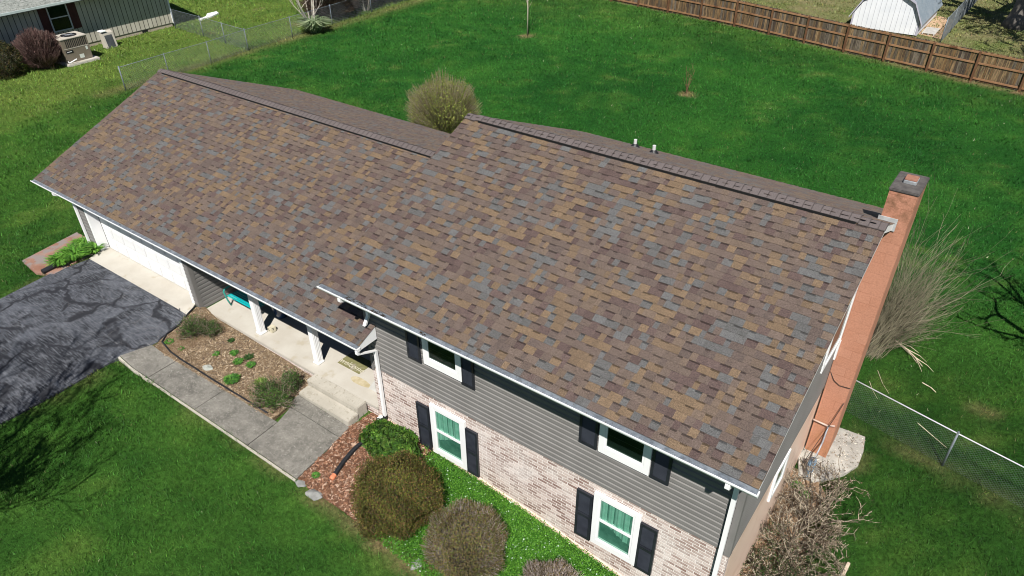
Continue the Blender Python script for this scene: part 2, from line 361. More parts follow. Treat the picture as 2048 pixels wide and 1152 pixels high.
# --- roofs
SH = [(.104, .079, .067), (.113, .086, .071), (.095, .073, .064), (.146, .103, .067), (.132, .094, .063), (.092, .091, .089), (.100, .100, .099), (.082, .058, .053), (.092, .066, .060), (.122, .091, .070)]
SW = np.array([.16, .14, .1, .12, .10, .10, .08, .08, .08, .08]); SW /= SW.sum()
def shingles(name, x0f, x1f, ye, ze, yr, zr, parent, seed):
    """rows of laminated tabs from eave (ye, ze) to ridge (yr, zr); x limits may change with y"""
    g = np.random.default_rng(seed); L = math.hypot(yr - ye, zr - ze); uy, uz = (yr - ye) / L, (zr - ze) / L; ny, nz = -uz * (1 if uy > 0 else -1), abs(uy)
    e = .168; nrow = int(math.ceil(L / e)); V = []; F = []; C = []
    def P(x, s, h): return (x, ye + uy * s + ny * h, ze + uz * s + nz * h)
    def q(a, bb, c, d, col):
        i = len(V); V.extend((a, bb, c, d)); F.append((i, i + 1, i + 2, i + 3)); C.extend([col] * 4)
    for r in range(nrow):
        s0 = r * e; s1 = min(L, s0 + e); ym = ye + uy * (s0 + s1) / 2
        xa, xb = x0f(ym), x1f(ym); x = xa - g.uniform(0, .25); tooth = bool(g.integers(2)); prevk = None
        while x < xb:
            wdt = g.choice([.09, .12, .16, .20, .25]) if tooth else g.choice([.10, .13, .17, .21]); a = max(x, xa); c = min(x + wdt, xb); x += wdt
            tooth = not tooth
            if c - a < .01: continue
            k = g.choice(len(SH), p=SW) if (prevk is None or g.random() > .14) else prevk; prevk = k
            col = np.array(SH[k]) * g.uniform(1.0, 1.18)
            h = (.012 if not tooth else .0065) + g.uniform(-.001, .0015)
            if tooth:   # the recessed lap: its printed dark band shows under the butt of the row above
                sm = s0 + e * g.uniform(.76, .82); hm = h * .25 + .0015
                q(P(a, s0, h), P(c, s0, h), P(c, sm, hm), P(a, sm, hm), col)
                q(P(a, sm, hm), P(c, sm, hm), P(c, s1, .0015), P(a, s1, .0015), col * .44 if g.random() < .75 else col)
            else:
                q(P(a, s0, h), P(c, s0, h), P(c, s1, .0015), P(a, s1, .0015), col)
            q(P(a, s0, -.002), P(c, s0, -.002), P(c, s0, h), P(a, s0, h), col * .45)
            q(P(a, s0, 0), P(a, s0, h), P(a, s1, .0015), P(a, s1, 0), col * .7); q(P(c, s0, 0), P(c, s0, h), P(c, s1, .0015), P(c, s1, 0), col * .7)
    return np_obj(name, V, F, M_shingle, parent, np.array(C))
def deck(name, x0, x1, ye, ze, yr, zr, yb, zb, parent, t=.15):
    d = .004
    return MB().prism([(ye, ze - d), (yr, zr - d), (yb, zb - d), (yb, zb - t), (yr, zr - t - .02), (ye, ze - t)], 'x', x0, x1).build(name, M_white, parent)
roofR = deck('upper_roof', xRl + .01, xRr - .012, yeR + .01, zeR, yrR, zrR, yrrR, zrrR, house)
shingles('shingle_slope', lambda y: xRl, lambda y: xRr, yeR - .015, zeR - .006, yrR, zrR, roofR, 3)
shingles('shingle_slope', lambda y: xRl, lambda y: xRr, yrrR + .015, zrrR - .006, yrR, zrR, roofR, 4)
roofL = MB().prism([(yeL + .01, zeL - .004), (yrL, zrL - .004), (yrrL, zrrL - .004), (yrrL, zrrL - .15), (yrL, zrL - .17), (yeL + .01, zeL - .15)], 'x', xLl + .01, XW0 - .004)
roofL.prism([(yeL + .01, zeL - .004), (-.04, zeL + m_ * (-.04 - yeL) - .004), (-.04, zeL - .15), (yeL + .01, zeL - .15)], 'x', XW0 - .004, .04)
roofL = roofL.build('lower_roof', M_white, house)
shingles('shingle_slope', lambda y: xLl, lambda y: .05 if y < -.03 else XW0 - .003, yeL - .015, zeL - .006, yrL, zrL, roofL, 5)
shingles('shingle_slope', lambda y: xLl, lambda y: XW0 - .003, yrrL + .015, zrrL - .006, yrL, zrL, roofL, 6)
def ridge(x0, x1, v0, v1, yr, zr, parent):
    b = MB()
    for s in (-1, 1):
        y = yr + s * .155; z = zr - m_ * .155
        b.prism([(y - .012, z - .01), (y + .012, z - .01), (y + .012, z + .054), (y - .012, z + .054)], 'x', v0, v1)
    b.build('ridge_vent', M_vent, parent)
    b = MB(); x = x0; e = .178
    while x < x1:
        lift = .060 if v0 - .1 < x < v1 else .034; xe = min(x + e, x1); c = random.uniform(.95, 1.05)
        prof = [(-.165, -m_ * .165), (-.12, -m_ * .12 + .004), (-.05, -m_ * .05 + .004), (0, .002), (.05, -m_ * .05 + .004), (.12, -m_ * .12 + .004), (.165, -m_ * .165)]
        A = [(x, yr + p, zr + q + lift + .001) for p, q in prof]; B = [(xe + .012, yr + p, zr + q + lift + .012) for p, q in prof]
        Bl = [(xe + .013, yr + p, zr + q + lift - .004) for p, q in prof]
        cc = tuple(q * c for q in (.128, .108, .105)); ce = tuple(q * .62 for q in cc); Mx = [tuple(a + (bb - a) * .90 for a, bb in zip(p, q)) for p, q in zip(A, B)]  # darker butt band paints in the thin shadow line between overlapping caps
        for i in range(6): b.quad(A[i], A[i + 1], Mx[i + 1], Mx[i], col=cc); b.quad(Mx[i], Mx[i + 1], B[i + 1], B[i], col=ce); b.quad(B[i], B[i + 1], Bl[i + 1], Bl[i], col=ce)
        b.quad(A[0], B[0], (xe, yr - .165, zr - m_ * .165 + lift - .012), (x, yr - .165, zr - m_ * .165 + lift - .012), col=cc)
        x += e
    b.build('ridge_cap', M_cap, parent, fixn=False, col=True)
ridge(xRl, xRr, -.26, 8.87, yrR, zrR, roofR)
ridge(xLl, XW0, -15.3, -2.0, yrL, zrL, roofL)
def vent_pipe(x, y):
    z = zrR - m_ * (y - yrR); b = MB(); b.tube([(x, y, z - .05), (x, y, z + .23)], .050, 12); b.tube([(x, y, z + .23), (x, y, z + .233)], .04, 12)
    p = b.build('vent_pipe', M_pvc, roofR, smooth=False)
    b = MB(); b.lathe([(.17, z - .06), (.13, z + .02), (.075, z + .09), (.058, z + .10)], x, y, 14); b.build('pipe_flashing', M_black, p)
vent_pipe(2.69, 8.68); vent_pipe(1.72, 9.45)
# soffits, porch ceiling
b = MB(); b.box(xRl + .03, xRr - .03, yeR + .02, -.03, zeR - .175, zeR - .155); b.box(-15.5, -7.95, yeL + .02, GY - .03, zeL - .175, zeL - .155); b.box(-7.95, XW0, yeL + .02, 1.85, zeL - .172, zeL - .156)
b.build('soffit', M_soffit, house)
MB().box(-7.92, XW0, .15, .33, zeL - .40, zeL - .176).build('porch_beam', M_white, house)
# --- gutters and downspouts
def gutter(x0, x1, ye, ze):
    p = [(ye, ze - .145), (ye - .075, ze - .145), (ye - .10, ze - .10), (ye - .128, ze - .065), (ye - .128, ze - .032), (ye - .112, ze - .032), (ye - .112, ze - .055), (ye, ze - .048)]
    g = MB().prism(p, 'x', x0, x1).build('gutter', M_white, house)
    b = MB(); b.quad((x0 + .02, ye - .108, ze - .047), (x1 - .02, ye - .108, ze - .047), (x1 - .02, ye + .004, ze - .030), (x0 + .02, ye + .004, ze - .030)); b.build('gutter_guard', M_guard, g)
    return g
gR = gutter(xRl - .03, xRr + .02, yeR, zeR); gL = gutter(xLl - .03, .06, yeL, zeL)
def debris(x0, x1, ye, ze, nn, parent):
    b = MB()
    for _ in range(nn):
        x = random.uniform(x0, x1); y = ye - random.uniform(.01, .10); z = ze - .04 + .015 * random.random(); s = random.uniform(.01, .045); a = random.uniform(0, PI)
        dx, dy = s * math.cos(a), s * math.sin(a) * .6
        b.quad((x - dx, y - dy, z), (x + dy, y - dx * .4, z + .012), (x + dx, y + dy, z + .006), (x - dy, y + dx * .4, z))
    b.build('gutter_leaves', M_debris, parent, fixn=False)
M_debris = vary('dead_leaves', (.012, .010, .008), (.05, .035, .022), 30, .9)
debris(.15, 1.35, yeR, zeR, 90, gR); debris(2.3, 2.45, yeR, zeR, 14, gR); debris(-3.0, -2.5, yeL, zeL, 10, gL); debris(-10.2, -9.9, yeL, zeL, 8, gL)
def spout(pts, name='downspout', r=.042, parent=house, mat=None):
    return MB().tube(pts, r, 4).build(name, mat or M_white, parent)
def rect_tube(pts, wx, wy):
    b = MB(); pts = [Vector(p) for p in pts]
    for k, p in enumerate(pts):
        b.v += [(p.x - wx, p.y - wy, p.z), (p.x + wx, p.y - wy, p.z), (p.x + wx, p.y + wy, p.z), (p.x - wx, p.y + wy, p.z)]; b.c += [(1, 1, 1)] * 4
    for k in range(len(pts) - 1):
        for j in range(4): b.f.append((4 * k + j, 4 * k + (j + 1) % 4, 4 * k + 4 + (j + 1) % 4, 4 * k + 4 + j))
    b.f.append((3, 2, 1, 0)); e = 4 * (len(pts) - 1); b.f.append((e, e + 1, e + 2, e + 3)); return b
# right corner
rect_tube([(8.93, yeR - .06, zeR - .14), (8.93, yeR - .06, zeR - .24), (8.93, -.09, zeR - .62), (8.93, -.075, 2.5), (8.93, -.075, -.45), (8.93, -.16, -.62)], .042, .034).build('downspout', M_white, house)
# porch corner: from the lower gutter back to the brick corner
rect_tube([(.0, yeL - .06, zeL - .14), (.0, yeL - .06, zeL - .24), (-.01, -.10, zeL - .50), (-.03, -.08, 2.6), (-.045, -.08, .66)], .042, .034).build('downspout', M_white, house)
rect_tube([(-14.29, yeL - .06, zeL - .14), (-14.29, yeL - .06, zeL - .22), (-14.29, GY - .075, zeL - .48), (-14.27, GY - .075, 1.0)], .042, .034).build('downspout', M_white, house)
# upper wall: short spout that empties onto the lower roof
rect_tube([(-.08, yeR - .06, zeR - .14), (-.08, yeR - .06, zeR - .22), (-.09, -.09, zeR - .58), (-.10, -.075, 3.90), (-.13, -.20, 3.66)], .042, .034).build('downspout', M_white, house)
# --- windows
def window(x0, x1, z0, z1, kind):
    b = MB(); t = .125; sill = .19 if kind == 'upper' else .17; yo = -.075
    b.box(x0, x0 + t, yo, -.005, z0, z1); b.box(x1 - t, x1, yo, -.005, z0, z1); b.box(x0 + t, x1 - t, yo, -.005, z0, z0 + sill); b.box(x0 + t, x1 - t, yo, -.005, z1 - .1, z1)
    w_ = b.build('window', M_white, house, bevel=.004)
    gx0, gx1, gz0, gz1 = x0 + t, x1 - t, z0 + sill, z1 - .1
    b = MB(); k = .045; y0, y1 = -.064, -.008
    b.box(gx0, gx0 + k, y0, y1, gz0, gz1); b.box(gx1 - k, gx1, y0, y1, gz0, gz1); b.box(gx0 + k, gx1 - k, y0, y1, gz0, gz0 + k); b.box(gx0 + k, gx1 - k, y0, y1, gz1 - k, gz1)
    if kind == 'lower': zm = gz0 + (gz1 - gz0) * .5; b.box(gx0 + k, gx1 - k, y0 - .012, y1, zm - .03, zm + .03)
    b.build('sash', M_white, w_)
    MB().quad((gx0 + .03, -.050, gz0 + .03), (gx1 - .03, -.050, gz0 + .03), (gx1 - .03, -.050, gz1 - .03), (gx0 + .03, -.050, gz1 - .03)).build('pane', M_glass if kind == 'lower' else M_dglass, w_)
    if kind == 'lower':
        b = MB(); nn = 70; zm = gz0 + (gz1 - gz0) * .5; ph = x0
        def cy(u): return -.024 + .014 * math.sin(u * 36 + ph) + .006 * math.sin(u * 83 + 1 + ph)
        for i in range(nn):
            a = gx0 + .03 + (gx1 - gx0 - .06) * i / nn; c = gx0 + .03 + (gx1 - gx0 - .06) * (i + 1) / nn
            zl = zm - .05 - .30 * max(0, math.sin((a - gx0) * 2.2 + ph)) ** 2
            b.quad((a, cy(a), zl), (c, cy(c), zl), (c, cy(c), gz1 - .03), (a, cy(a), gz1 - .03))
        b.build('curtain', M_curtain, w_, fixn=False)
        MB().quad((gx0 + .02, -.0085, gz0 + .02), (gx1 - .02, -.0085, gz0 + .02), (gx1 - .02, -.0085, gz1 - .02), (gx0 + .02, -.0085, gz1 - .02)).build('room_view', M_room, w_)
    else:
        MB().quad((gx0 + .02, -.0275, gz0 + .02), (gx1 - .02, -.0275, gz0 + .02), (gx1 - .02, -.0275, gz1 - .02), (gx0 + .02, -.0275, gz1 - .02)).build('blind', M_blind, w_)
    return w_
def blind():
    m, nt, b = new_mat('woven_blind', .8, .2); v = objvec(nt)
    k = nd(nt, 'ShaderNodeTexWave', {'Vector': v, 'Scale': 14.0, 'Distortion': 1.5, 'Detail': 2}, bands_direction='Z').outputs[1]
    nt.links.new(mixc(nt, k, (.02, .035, .028), (.09, .13, .10)), b.inputs['Base Color']); return m
M_blind = blind()
window(1.575, 2.70, 3.235, 4.48, 'upper'); window(6.185, 7.295, 3.215, 4.46, 'upper'); window(1.60, 2.69, .34, 1.99, 'lower'); window(6.19, 7.28, .35, 1.99, 'lower')
def shutter(x0, x1, z0, z1, mid, flip=False):
    b = MB(); k = .055; yo, yi, wall = -.062, -.046, -.026 if z0 > 2 else -.004
    b.box(x0, x0 + k, yo, wall, z0, z1); b.box(x1 - k, x1, yo, wall, z0, z1); b.box(x0 + k, x1 - k, yo, wall, z0, z0 + .075); b.box(x0 + k, x1 - k, yo, wall, z1 - .075, z1)
    if mid: b.box(x0 + k, x1 - k, yo, wall, (z0 + z1) / 2 - .04, (z0 + z1) / 2 + .04)
    b.box(x0 + k, x1 - k, yi + .012, wall, z0 + .075, z1 - .075)
    z = z0 + .085   # louvre slats
    while z < z1 - .10:
        if not (mid and abs(z - (z0 + z1) / 2) < .07): b.quad((x0 + k, yi - .010, z), (x1 - k, yi - .010, z), (x1 - k, yi + .010, z + .034), (x0 + k, yi + .010, z + .034))
        z += .036
    return b.build('shutter', M_shut, house)
for a, c in ((1.057, 1.47), (2.672, 3.045)): shutter(a, c, 3.165, 4.48, False)
for a, c in ((5.728, 6.14), (7.318, 7.705)): shutter(a, c, 3.20, 4.48, False)
for a, c in ((1.14, 1.54), (2.66, 3.04), (5.767, 6.155), (7.28, 7.665)): shutter(a, c, .305, 1.79, True)
# gable windows seen edge on
def gwin(y0, y1, z0, z1):
    b = MB(); t = .11; X = XW1
    b.box(X + .004, X + .055, y0, y0 + t, z0, z1); b.box(X + .004, X + .055, y1 - t, y1, z0, z1); b.box(X + .004, X + .055, y0 + t, y1 - t, z0, z0 + t); b.box(X + .004, X + .055, y0 + t, y1 - t, z1 - t, z1)
    w_ = b.build('window', M_white, house)
    MB().quad((X + .03, y0 + t, z0 + t), (X + .03, y1 - t, z0 + t), (X + .03, y1 - t, z1 - t), (X + .03, y0 + t, z1 - t)).build('pane', M_dglass, w_)
gwin(4.35, 5.80, 3.60, 5.05); gwin(2.55, 3.42, 1.15, 2.08)
MB().box(XW1 + .024, XW1 + .065, 5.73, 5.835, 3.05, 3.58).build('corner_strip', M_white, house)
# front door in the deep shade of the porch
b = MB(); b.box(-2.62, -2.52, 1.79, 1.84, .80, 2.95); b.box(-1.58, -1.48, 1.79, 1.84, .80, 2.95); b.box(-2.52, -1.58, 1.79, 1.84, 2.86, 2.95)
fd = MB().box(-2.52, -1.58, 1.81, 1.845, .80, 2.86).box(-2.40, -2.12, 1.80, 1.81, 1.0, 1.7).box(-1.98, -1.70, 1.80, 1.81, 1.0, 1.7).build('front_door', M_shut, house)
b.build('door_frame', M_white, fd)
# --- porch
SZ = .79
b = MB(); b.prism([(-7.90, -.02), (-2.72, -.09), (-.33, -.05), (-.33, 1.85), (-7.90, 1.85)], 'z', SZ - .11, SZ); b.build('porch_slab', M_conc, house, bevel=.012)
MB().prism([(-7.86, .02), (-2.72, -.05), (-.335, -.01), (-.335, .3), (-7.86, .3)], 'z', .2, SZ - .112).build('porch_foundation', M_brick, house)
b = MB(); b.box(-2.70, -.73, -.40, -.055, .38, SZ + .003); b.box(-2.66, -.71, -.77, -.40, .36, SZ - .168)
b.build('front_steps', M_step, house, bevel=.018)
for x, y in ((-5.45, .25), (-2.99, .31)):
    b = MB(); b.box(x - .092, x + .092, y - .092, y + .092, SZ + .06, zeL - .40)
    for s in (-1, 1):
        for k in (-.05, 0, .05):
            b.box(x + k - .010, x + k + .010, y - .100, y - .092, SZ + .15, zeL - .5); b.box(x + .092, x + .100, y + k - .010, y + k + .010, SZ + .15, zeL - .5)
        break
    p = b.build('porch_post', M_white, house)
    MB().box(x - .118, x + .118, y - .118, y + .118, SZ, SZ + .06).build('post_base', M_white, p, bevel=.012)
# --- chimney
CZ = 7.36
ch = MB().box(9.105, 9.636, 5.84, 6.766, -.4, CZ).build('chimney', M_block, house)
M_crown = vary('chimney_crown', (.075, .068, .066), (.125, .115, .108), 7, .95, .7, 25, .1)
MB().box(9.085, 9.652, 5.822, 6.782, CZ - .005, CZ + .055).build('chimney_crown', M_crown, ch, bevel=.015)
M_clay = vary('clay_flue', (.26, .12, .08), (.34, .17, .115), 12, .8, .3, 40)
b = MB(); b.box(9.26, 9.50, 6.18, 6.48, CZ + .05, CZ + .13); b.build('flue_liner', M_metal, ch, bevel=.012)
MB().box(9.265, 9.495, 6.19, 6.47, CZ + .131, CZ + .145).build('flue_cap', M_clay, ch, bevel=.004)
rz = lambda y: zrR - m_ * (y - yrR)
b = MB(); b.box(9.06, 9.43, 5.818, 5.838, rz(5.84) - .02, rz(5.84) + .10); b.box(9.375, 9.43, 5.812, 5.830, rz(5.84) - .17, rz(5.84) + .02)
b.build('chimney_flashing', M_flash, ch)
# ------------------------------------------------------------------ ground
walkL = [(-7.80, -2.88), (-.46, -2.74), (-.56, -1.6), (-.68, -.79), (-2.66, -.79), (-2.60, -1.82), (-7.60, -2.03)]
driveP = [(-13.50, -.60), (-7.95, -.55), (-7.60, -1.6), (-7.62, -2.03), (-7.80, -2.88), (-7.74, -4.8), (-7.78, -6.4), (-7.9, -14), (-13.4, -14), (-13.5, -3.6), (-13.68, -2.0)]
apronP = [(-13.52, -.66), (-13.72, -.145), (-13.80, -.144), (-13.80, .165), (-8.175, .165), (-8.175, -.145), (-8.15, -.146), (-7.93, -.60)]
bedP = [(-7.93, -.60), (-8.02, -.20), (-7.86, .0), (-2.70, -.04), (-2.68, -.80), (-2.56, -1.0), (-2.50, -1.86), (-4.4, -1.93), (-6.5, -2.02), (-7.50, -2.06), (-7.62, -1.75), (-7.71, -1.08)]
bed2P = [(-.69, -.78), (-.60, -.02), (1.5, -.02), (1.6, -1.0), (2.2, -2.75), (1.1, -2.70), (.46, -2.72), (-.01, -2.76), (-.44, -2.72), (-.55, -1.6)]
coverP = [(1.2, -.02), (9.0, -.02), (9.0, -3.2), (6.2, -2.9), (4.0, -2.86), (2.1, -2.80), (1.35, -1.2)]
dirtP = [(9.07, -.6), (9.07, 5.2), (9.6, 5.25), (10.0, 4.9), (9.95, 3.9), (10.25, 2.8), (10.3, 1.6), (10.1, -.6)]
padP = [(8.98, 5.75), (9.25, 5.05), (9.62, 5.05), (10.19, 5.66), (10.38, 6.0), (10.36, 6.55), (10.26, 7.10), (9.63, 7.05), (9.0, 6.9)]
pathP = [(-15.32, -2.08), (-14.1, -2.2), (-13.55, -1.85), (-13.75, -.35), (-14.4, .05), (-15.70, .05)]
houseP = [(-14.4, -.1), (9.05, 0), (9.05, 10), (-14.4, 10.2)]
DAMP = [walkL, driveP, apronP, bedP, bed2P, dirtP, padP, pathP, houseP]
def lawn_col(x, y):
    """grass colour over the lawn: deep green, paler tufts, dry patches and bare rims"""
    x = np.asarray(x, float); y = np.asarray(y, float)
    n1 = vnoise(x, y, .22, 1); n2 = vnoise(x, y, .9, 2); n3 = vnoise(x, y, 2.6, 3); n4 = vnoise(x, y, .5, 4)
    deep = np.array([.028, .092, .0145]); mid = np.array([.070, .172, .026]); lite = np.array([.135, .205, .040]); dry = np.array([.205, .180, .080]); bare = np.array([.25, .165, .095])
    k = np.clip((n1 * .55 + n2 * .35 + n3 * .3 - .35) * 1.6, 0, 1)
    bk = np.clip((y - 9) / 9, 0, 1)[..., None]; deep = deep * (1 - bk) + np.array([.0175, .090, .0145]) * bk; mid = mid * (1 - bk) + np.array([.042, .155, .0225]) * bk
    c = deep + (mid - deep) * k[..., None]
    nb = np.clip(np.clip((-27.5 - x) / 4, 0, 1) + np.clip((y - 33) / 12, 0, 1) * .35, 0, 1)       # neighbours' paler lawns
    fy = 39.34 - .1405 * x; beyond = (y > fy - .05) & (x > -26)
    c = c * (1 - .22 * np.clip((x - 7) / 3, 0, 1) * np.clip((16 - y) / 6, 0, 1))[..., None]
    l = np.clip(nb * (.6 + n2 * .9) + np.clip(n2 * .5 + n3 * .6 + n4 * .3 - .80, 0, 1) * (.9 - .3 * np.clip((y - 4) / 8, 0, 1)), 0, 1)
    c = c + (lite - c) * l[..., None]
    d = np.clip((n3 * .8 + n2 * .6 - 1.08) * 4, 0, 1) * (.2 + .8 * nb)
    c = np.where(beyond[..., None], np.array([.15, .19, .055]) + (np.array([.27, .235, .125]) - np.array([.15, .19, .055])) * np.clip(n2 * .8 + n3 * .5 - .2, 0, 1)[..., None], c)
    d = np.where(beyond, np.clip(n3 - .55, 0, 1), d)
    d = np.maximum(d, np.clip(1 - np.abs(y - fy + .25) / .7, 0, 1) * np.clip((x + 2) / 8, 0, 1) * (x < 20) * n3 * 1.3)
    f3 = np.clip(1 - np.abs(x + 29.3) / .9, 0, 1) * (y > 8) * (y < 40); d = np.maximum(d, f3 * (.35 + n2 * .5))
    fr = np.clip(1 - np.abs(y - 7.2 + (x - 12) * .18) / .5, 0, 1) * (x > 9.8) * (x < 18); d = np.maximum(d, fr * n3 * 1.0)
    d = np.maximum(d, np.clip(1 - np.hypot((x - 12.6) / .6, (y - 9.9) / .35), 0, 1) * .9)
    d = np.where(inpoly(x, y, coverP), 0, d); c = np.where(inpoly(x, y, coverP)[..., None], np.array([.045, .15, .016]), c)
    for sx, sy, sr in ((-16.91, 30.4, .55), (-3.95, 26.55, .5)): d = np.maximum(d, np.clip((1 - np.hypot(x - sx, (y - sy)) / sr) * 3, 0, 1))
    nr = np.zeros(x.shape)
    for p in (walkL, driveP, bed2P, dirtP, padP): nr = np.maximum(nr, np.clip(1 - edgedist(x, y, p) / .28, 0, 1))
    d = np.maximum(d, nr * np.clip(n3 * 1.5 - .35, 0, 1) * .8)
    sg = np.clip(1 - np.abs(y + 2.80 - .05 * np.sin(x * 4)) / .16, 0, 1) * (x > .35) * (x < 4.0); d = np.maximum(d, sg * (.7 + .6 * n3))
    d = np.clip(d, 0, 1); c = c + (dry - c) * d[..., None]
    bb = np.clip((d - .72) * 3, 0, 1) * n3; return c + (bare - c) * bb[..., None]
gx = np.concatenate([[-400, -250, -150, -100, -80], np.arange(-66, 26, .4), [30, 40, 60, 100, 180, 300, 400]]); gy = np.concatenate([[-400, -200, -100, -50, -25], np.arange(-18, 66, .4), [70, 80, 100, 150, 250, 400]])
GX, GY_ = np.meshgrid(gx, gy, indexing='ij'); gz = T(np.clip(GX.ravel(), -60, 60), np.clip(GY_.ravel(), -30, 60))
low = np.zeros(gz.shape, bool)
for p in DAMP:
    ins = inpoly(GX.ravel(), GY_.ravel(), p); low |= ins & (edgedist(GX.ravel(), GY_.ravel(), p) > .05)
gz = gz - low * .09 + (vnoise(GX.ravel(), GY_.ravel(), .8, 9) - .5) * .02
nx, ny = len(gx), len(gy); idx = np.arange(nx * ny).reshape(nx, ny)
GF = np.stack([idx[:-1, :-1], idx[1:, :-1], idx[1:, 1:], idx[:-1, 1:]], -1).reshape(-1, 4)
def lawnmat():
    m, nt, b = new_mat('lawn_ground', .95, .05); v = objvec(nt)
    a = nd(nt, 'ShaderNodeAttribute', attribute_name='Col').outputs[0]
    n1 = noise(nt, 9, 6, v, .7); n2 = noise(nt, 45, 3, v, .7)
    g = math_(nt, 'MULTIPLY', ramp(nt, n1, .3, .7, .45, 1.45), ramp(nt, n2, .3, .7, .55, 1.4))
    c = nd(nt, 'ShaderNodeVectorMath', {0: a, 1: g}, operation='MULTIPLY').outputs[0]
    nt.links.new(c, b.inputs['Base Color']); bump(nt, b, math_(nt, 'ADD', n1, n2), .8, .05); return m
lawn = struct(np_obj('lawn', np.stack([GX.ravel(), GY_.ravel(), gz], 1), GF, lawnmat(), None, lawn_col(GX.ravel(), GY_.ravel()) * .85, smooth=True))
# driveway
def asphalt():
    m, nt, b = new_mat('worn_asphalt', .85, .25); v = objvec(nt)
    wv = nd(nt, 'ShaderNodeVectorMath', {0: v, 1: nd(nt, 'ShaderNodeVectorMath', {0: nd(nt, 'ShaderNodeTexNoise', {'Vector': v, 'Scale': 1.3, 'Detail': 4}).outputs[1], 1: (1.1, 1.1, 0)}, operation='MULTIPLY').outputs[0]}, operation='ADD').outputs[0]
    c = mixc(nt, ramp(nt, noise(nt, .62, 7, v, .72, .8), .44, .60), (.015, .0165, .021), (.082, .088, .103))
    # streaky scuffs across the sealant
    sv = nd(nt, 'ShaderNodeMapping', {'Vector': v, 'Scale': (1.2, 9.0, 1)}).outputs[0]
    c = mixc(nt, ramp(nt, noise(nt, 3.0, 6, sv, .8), .46, .68, 0, .8), c, (.20, .208, .23))
    band = nd(nt, 'ShaderNodeTexVoronoi', {'Vector': wv, 'Scale': .62, 'Randomness': 1.0}, feature='DISTANCE_TO_EDGE').outputs[0]
    c = mixc(nt, math_(nt, 'MULTIPLY', ramp(nt, band, .018, .050, 1, 0), ramp(nt, noise(nt, .8, 3, v), .40, .50)), c, (.022, .023, .028))
    cr = nd(nt, 'ShaderNodeTexVoronoi', {'Vector': wv, 'Scale': 1.7, 'Randomness': 1.0}, feature='DISTANCE_TO_EDGE').outputs[0]
    crk = math_(nt, 'MULTIPLY', ramp(nt, cr, .004, .011, 1, 0), ramp(nt, noise(nt, .55, 3, v), .56, .64))
    c = mixc(nt, crk, c, (.16, .155, .155))
    g = ramp(nt, noise(nt, 70, 3, v, .7), .3, .7, .6, 1.45)
    nt.links.new(nd(nt, 'ShaderNodeVectorMath', {0: c, 1: g}, operation='MULTIPLY').outputs[0], b.inputs['Base Color']); bump(nt, b, noise(nt, 90, 3, v), .4, .01); return m
struct(sheet('driveway', driveP, asphalt(), .012, .12))
struct(sheet('garage_apron', apronP, M_conc, .022, .12, .6))
def walkmat():
    m, nt, b = new_mat('weathered_concrete', .92, .15); v = objvec(nt)
    c = mixc(nt, ramp(nt, noise(nt, 2.2, 6, v, .7), .36, .64), (.125, .118, .104), (.230, .217, .190))
    c = mixc(nt, ramp(nt, noise(nt, 12, 6, v, .8, .5), .50, .66, 0, .6), c, (.34, .32, .28))
    c = mixc(nt, ramp(nt, noise(nt, 1.1, 4, v), .56, .70, 0, .6), c, (.07, .066, .061))
    c = mixc(nt, ramp(nt, noise(nt, 19, 4, v, .7), .62, .70), c, (.38, .365, .33))
    g = ramp(nt, noise(nt, 80, 2, v, .7), .3, .7, .7, 1.3)
    nt.links.new(nd(nt, 'ShaderNodeVectorMath', {0: c, 1: g}, operation='MULTIPLY').outputs[0], b.inputs['Base Color']); bump(nt, b, noise(nt, 60, 4, v), .5, .01); return m
M_walk = walkmat()
for i, p in enumerate(([(-7.80, -2.88), (-6.53, -2.855), (-6.53, -1.985), (-7.60, -2.03)], [(-6.50, -2.855), (-4.42, -2.815), (-4.42, -1.895), (-6.50, -1.985)], [(-4.40, -2.815), (-2.27, -2.775), (-2.30, -1.80), (-2.60, -1.82), (-4.40, -1.895)],
                       [(-2.24, -2.775), (-.46, -2.74), (-.54, -1.85), (-.62, -1.20), (-2.45, -1.23), (-2.28, -1.8)], [(-2.46, -1.21), (-.62, -1.18), (-.68, -.785), (-2.66, -.785), (-2.60, -1.21)])):
    struct(sheet('walkway_slab', p, M_walk, .035, .14, .5))
for i, p in enumerate(([(-7.80, -2.90), (-7.79, -2.96), (-.44, -2.82), (-.455, -2.76)],)):
    struct(sheet('walkway_edge', p, M_step, .025, .12, .5))
def mulchmat(name, a, b_, c_):
    m, nt, b = new_mat(name, .95, .05); v = objvec(nt)
    c = mixc(nt, ramp(nt, noise(nt, 3.0, 5, v, .7), .35, .65), a, b_)
    vo = nd(nt, 'ShaderNodeTexVoronoi', {'Vector': v, 'Scale': 34.0, 'Randomness': 1.0})
    c = mixc(nt, ramp(nt, nd(nt, 'ShaderNodeSeparateColor', {0: vo.outputs[1]}).outputs[0], 0, 1, 0, .9), c, c_, 'MULTIPLY')
    c = mixc(nt, ramp(nt, noise(nt, 30, 3, v), .60, .68), c, (.36, .28, .21))
    nt.links.new(c, b.inputs['Base Color']); bump(nt, b, vo.outputs[0], .9, .03); return m
M_mulch = mulchmat('dry_mulch', (.20, .14, .088), (.285, .21, .135), (.55, .5, .45))
M_mulch2 = mulchmat('bark_mulch', (.15, .075, .045), (.26, .14, .09), (.55, .5, .5))
struct(sheet('mulch_bed', bedP, M_mulch, .018, .12, .3)); struct(sheet('bark_bed', bed2P, M_mulch2, .02, .12, .3))
struct(sheet('dirt_strip', dirtP, mulchmat('bare_dirt', (.28, .185, .115), (.36, .245, .155), (.85, .82, .8)), .014, .12, .4))
struct(sheet('concrete_pad', padP, vary('pad_concrete', (.32, .30, .265), (.44, .415, .37), 2.5, .92, .5, 40, .1, c3=(.26, .25, .225), sc3=7, th3=.55, fine=.35), .05, .2, .5))
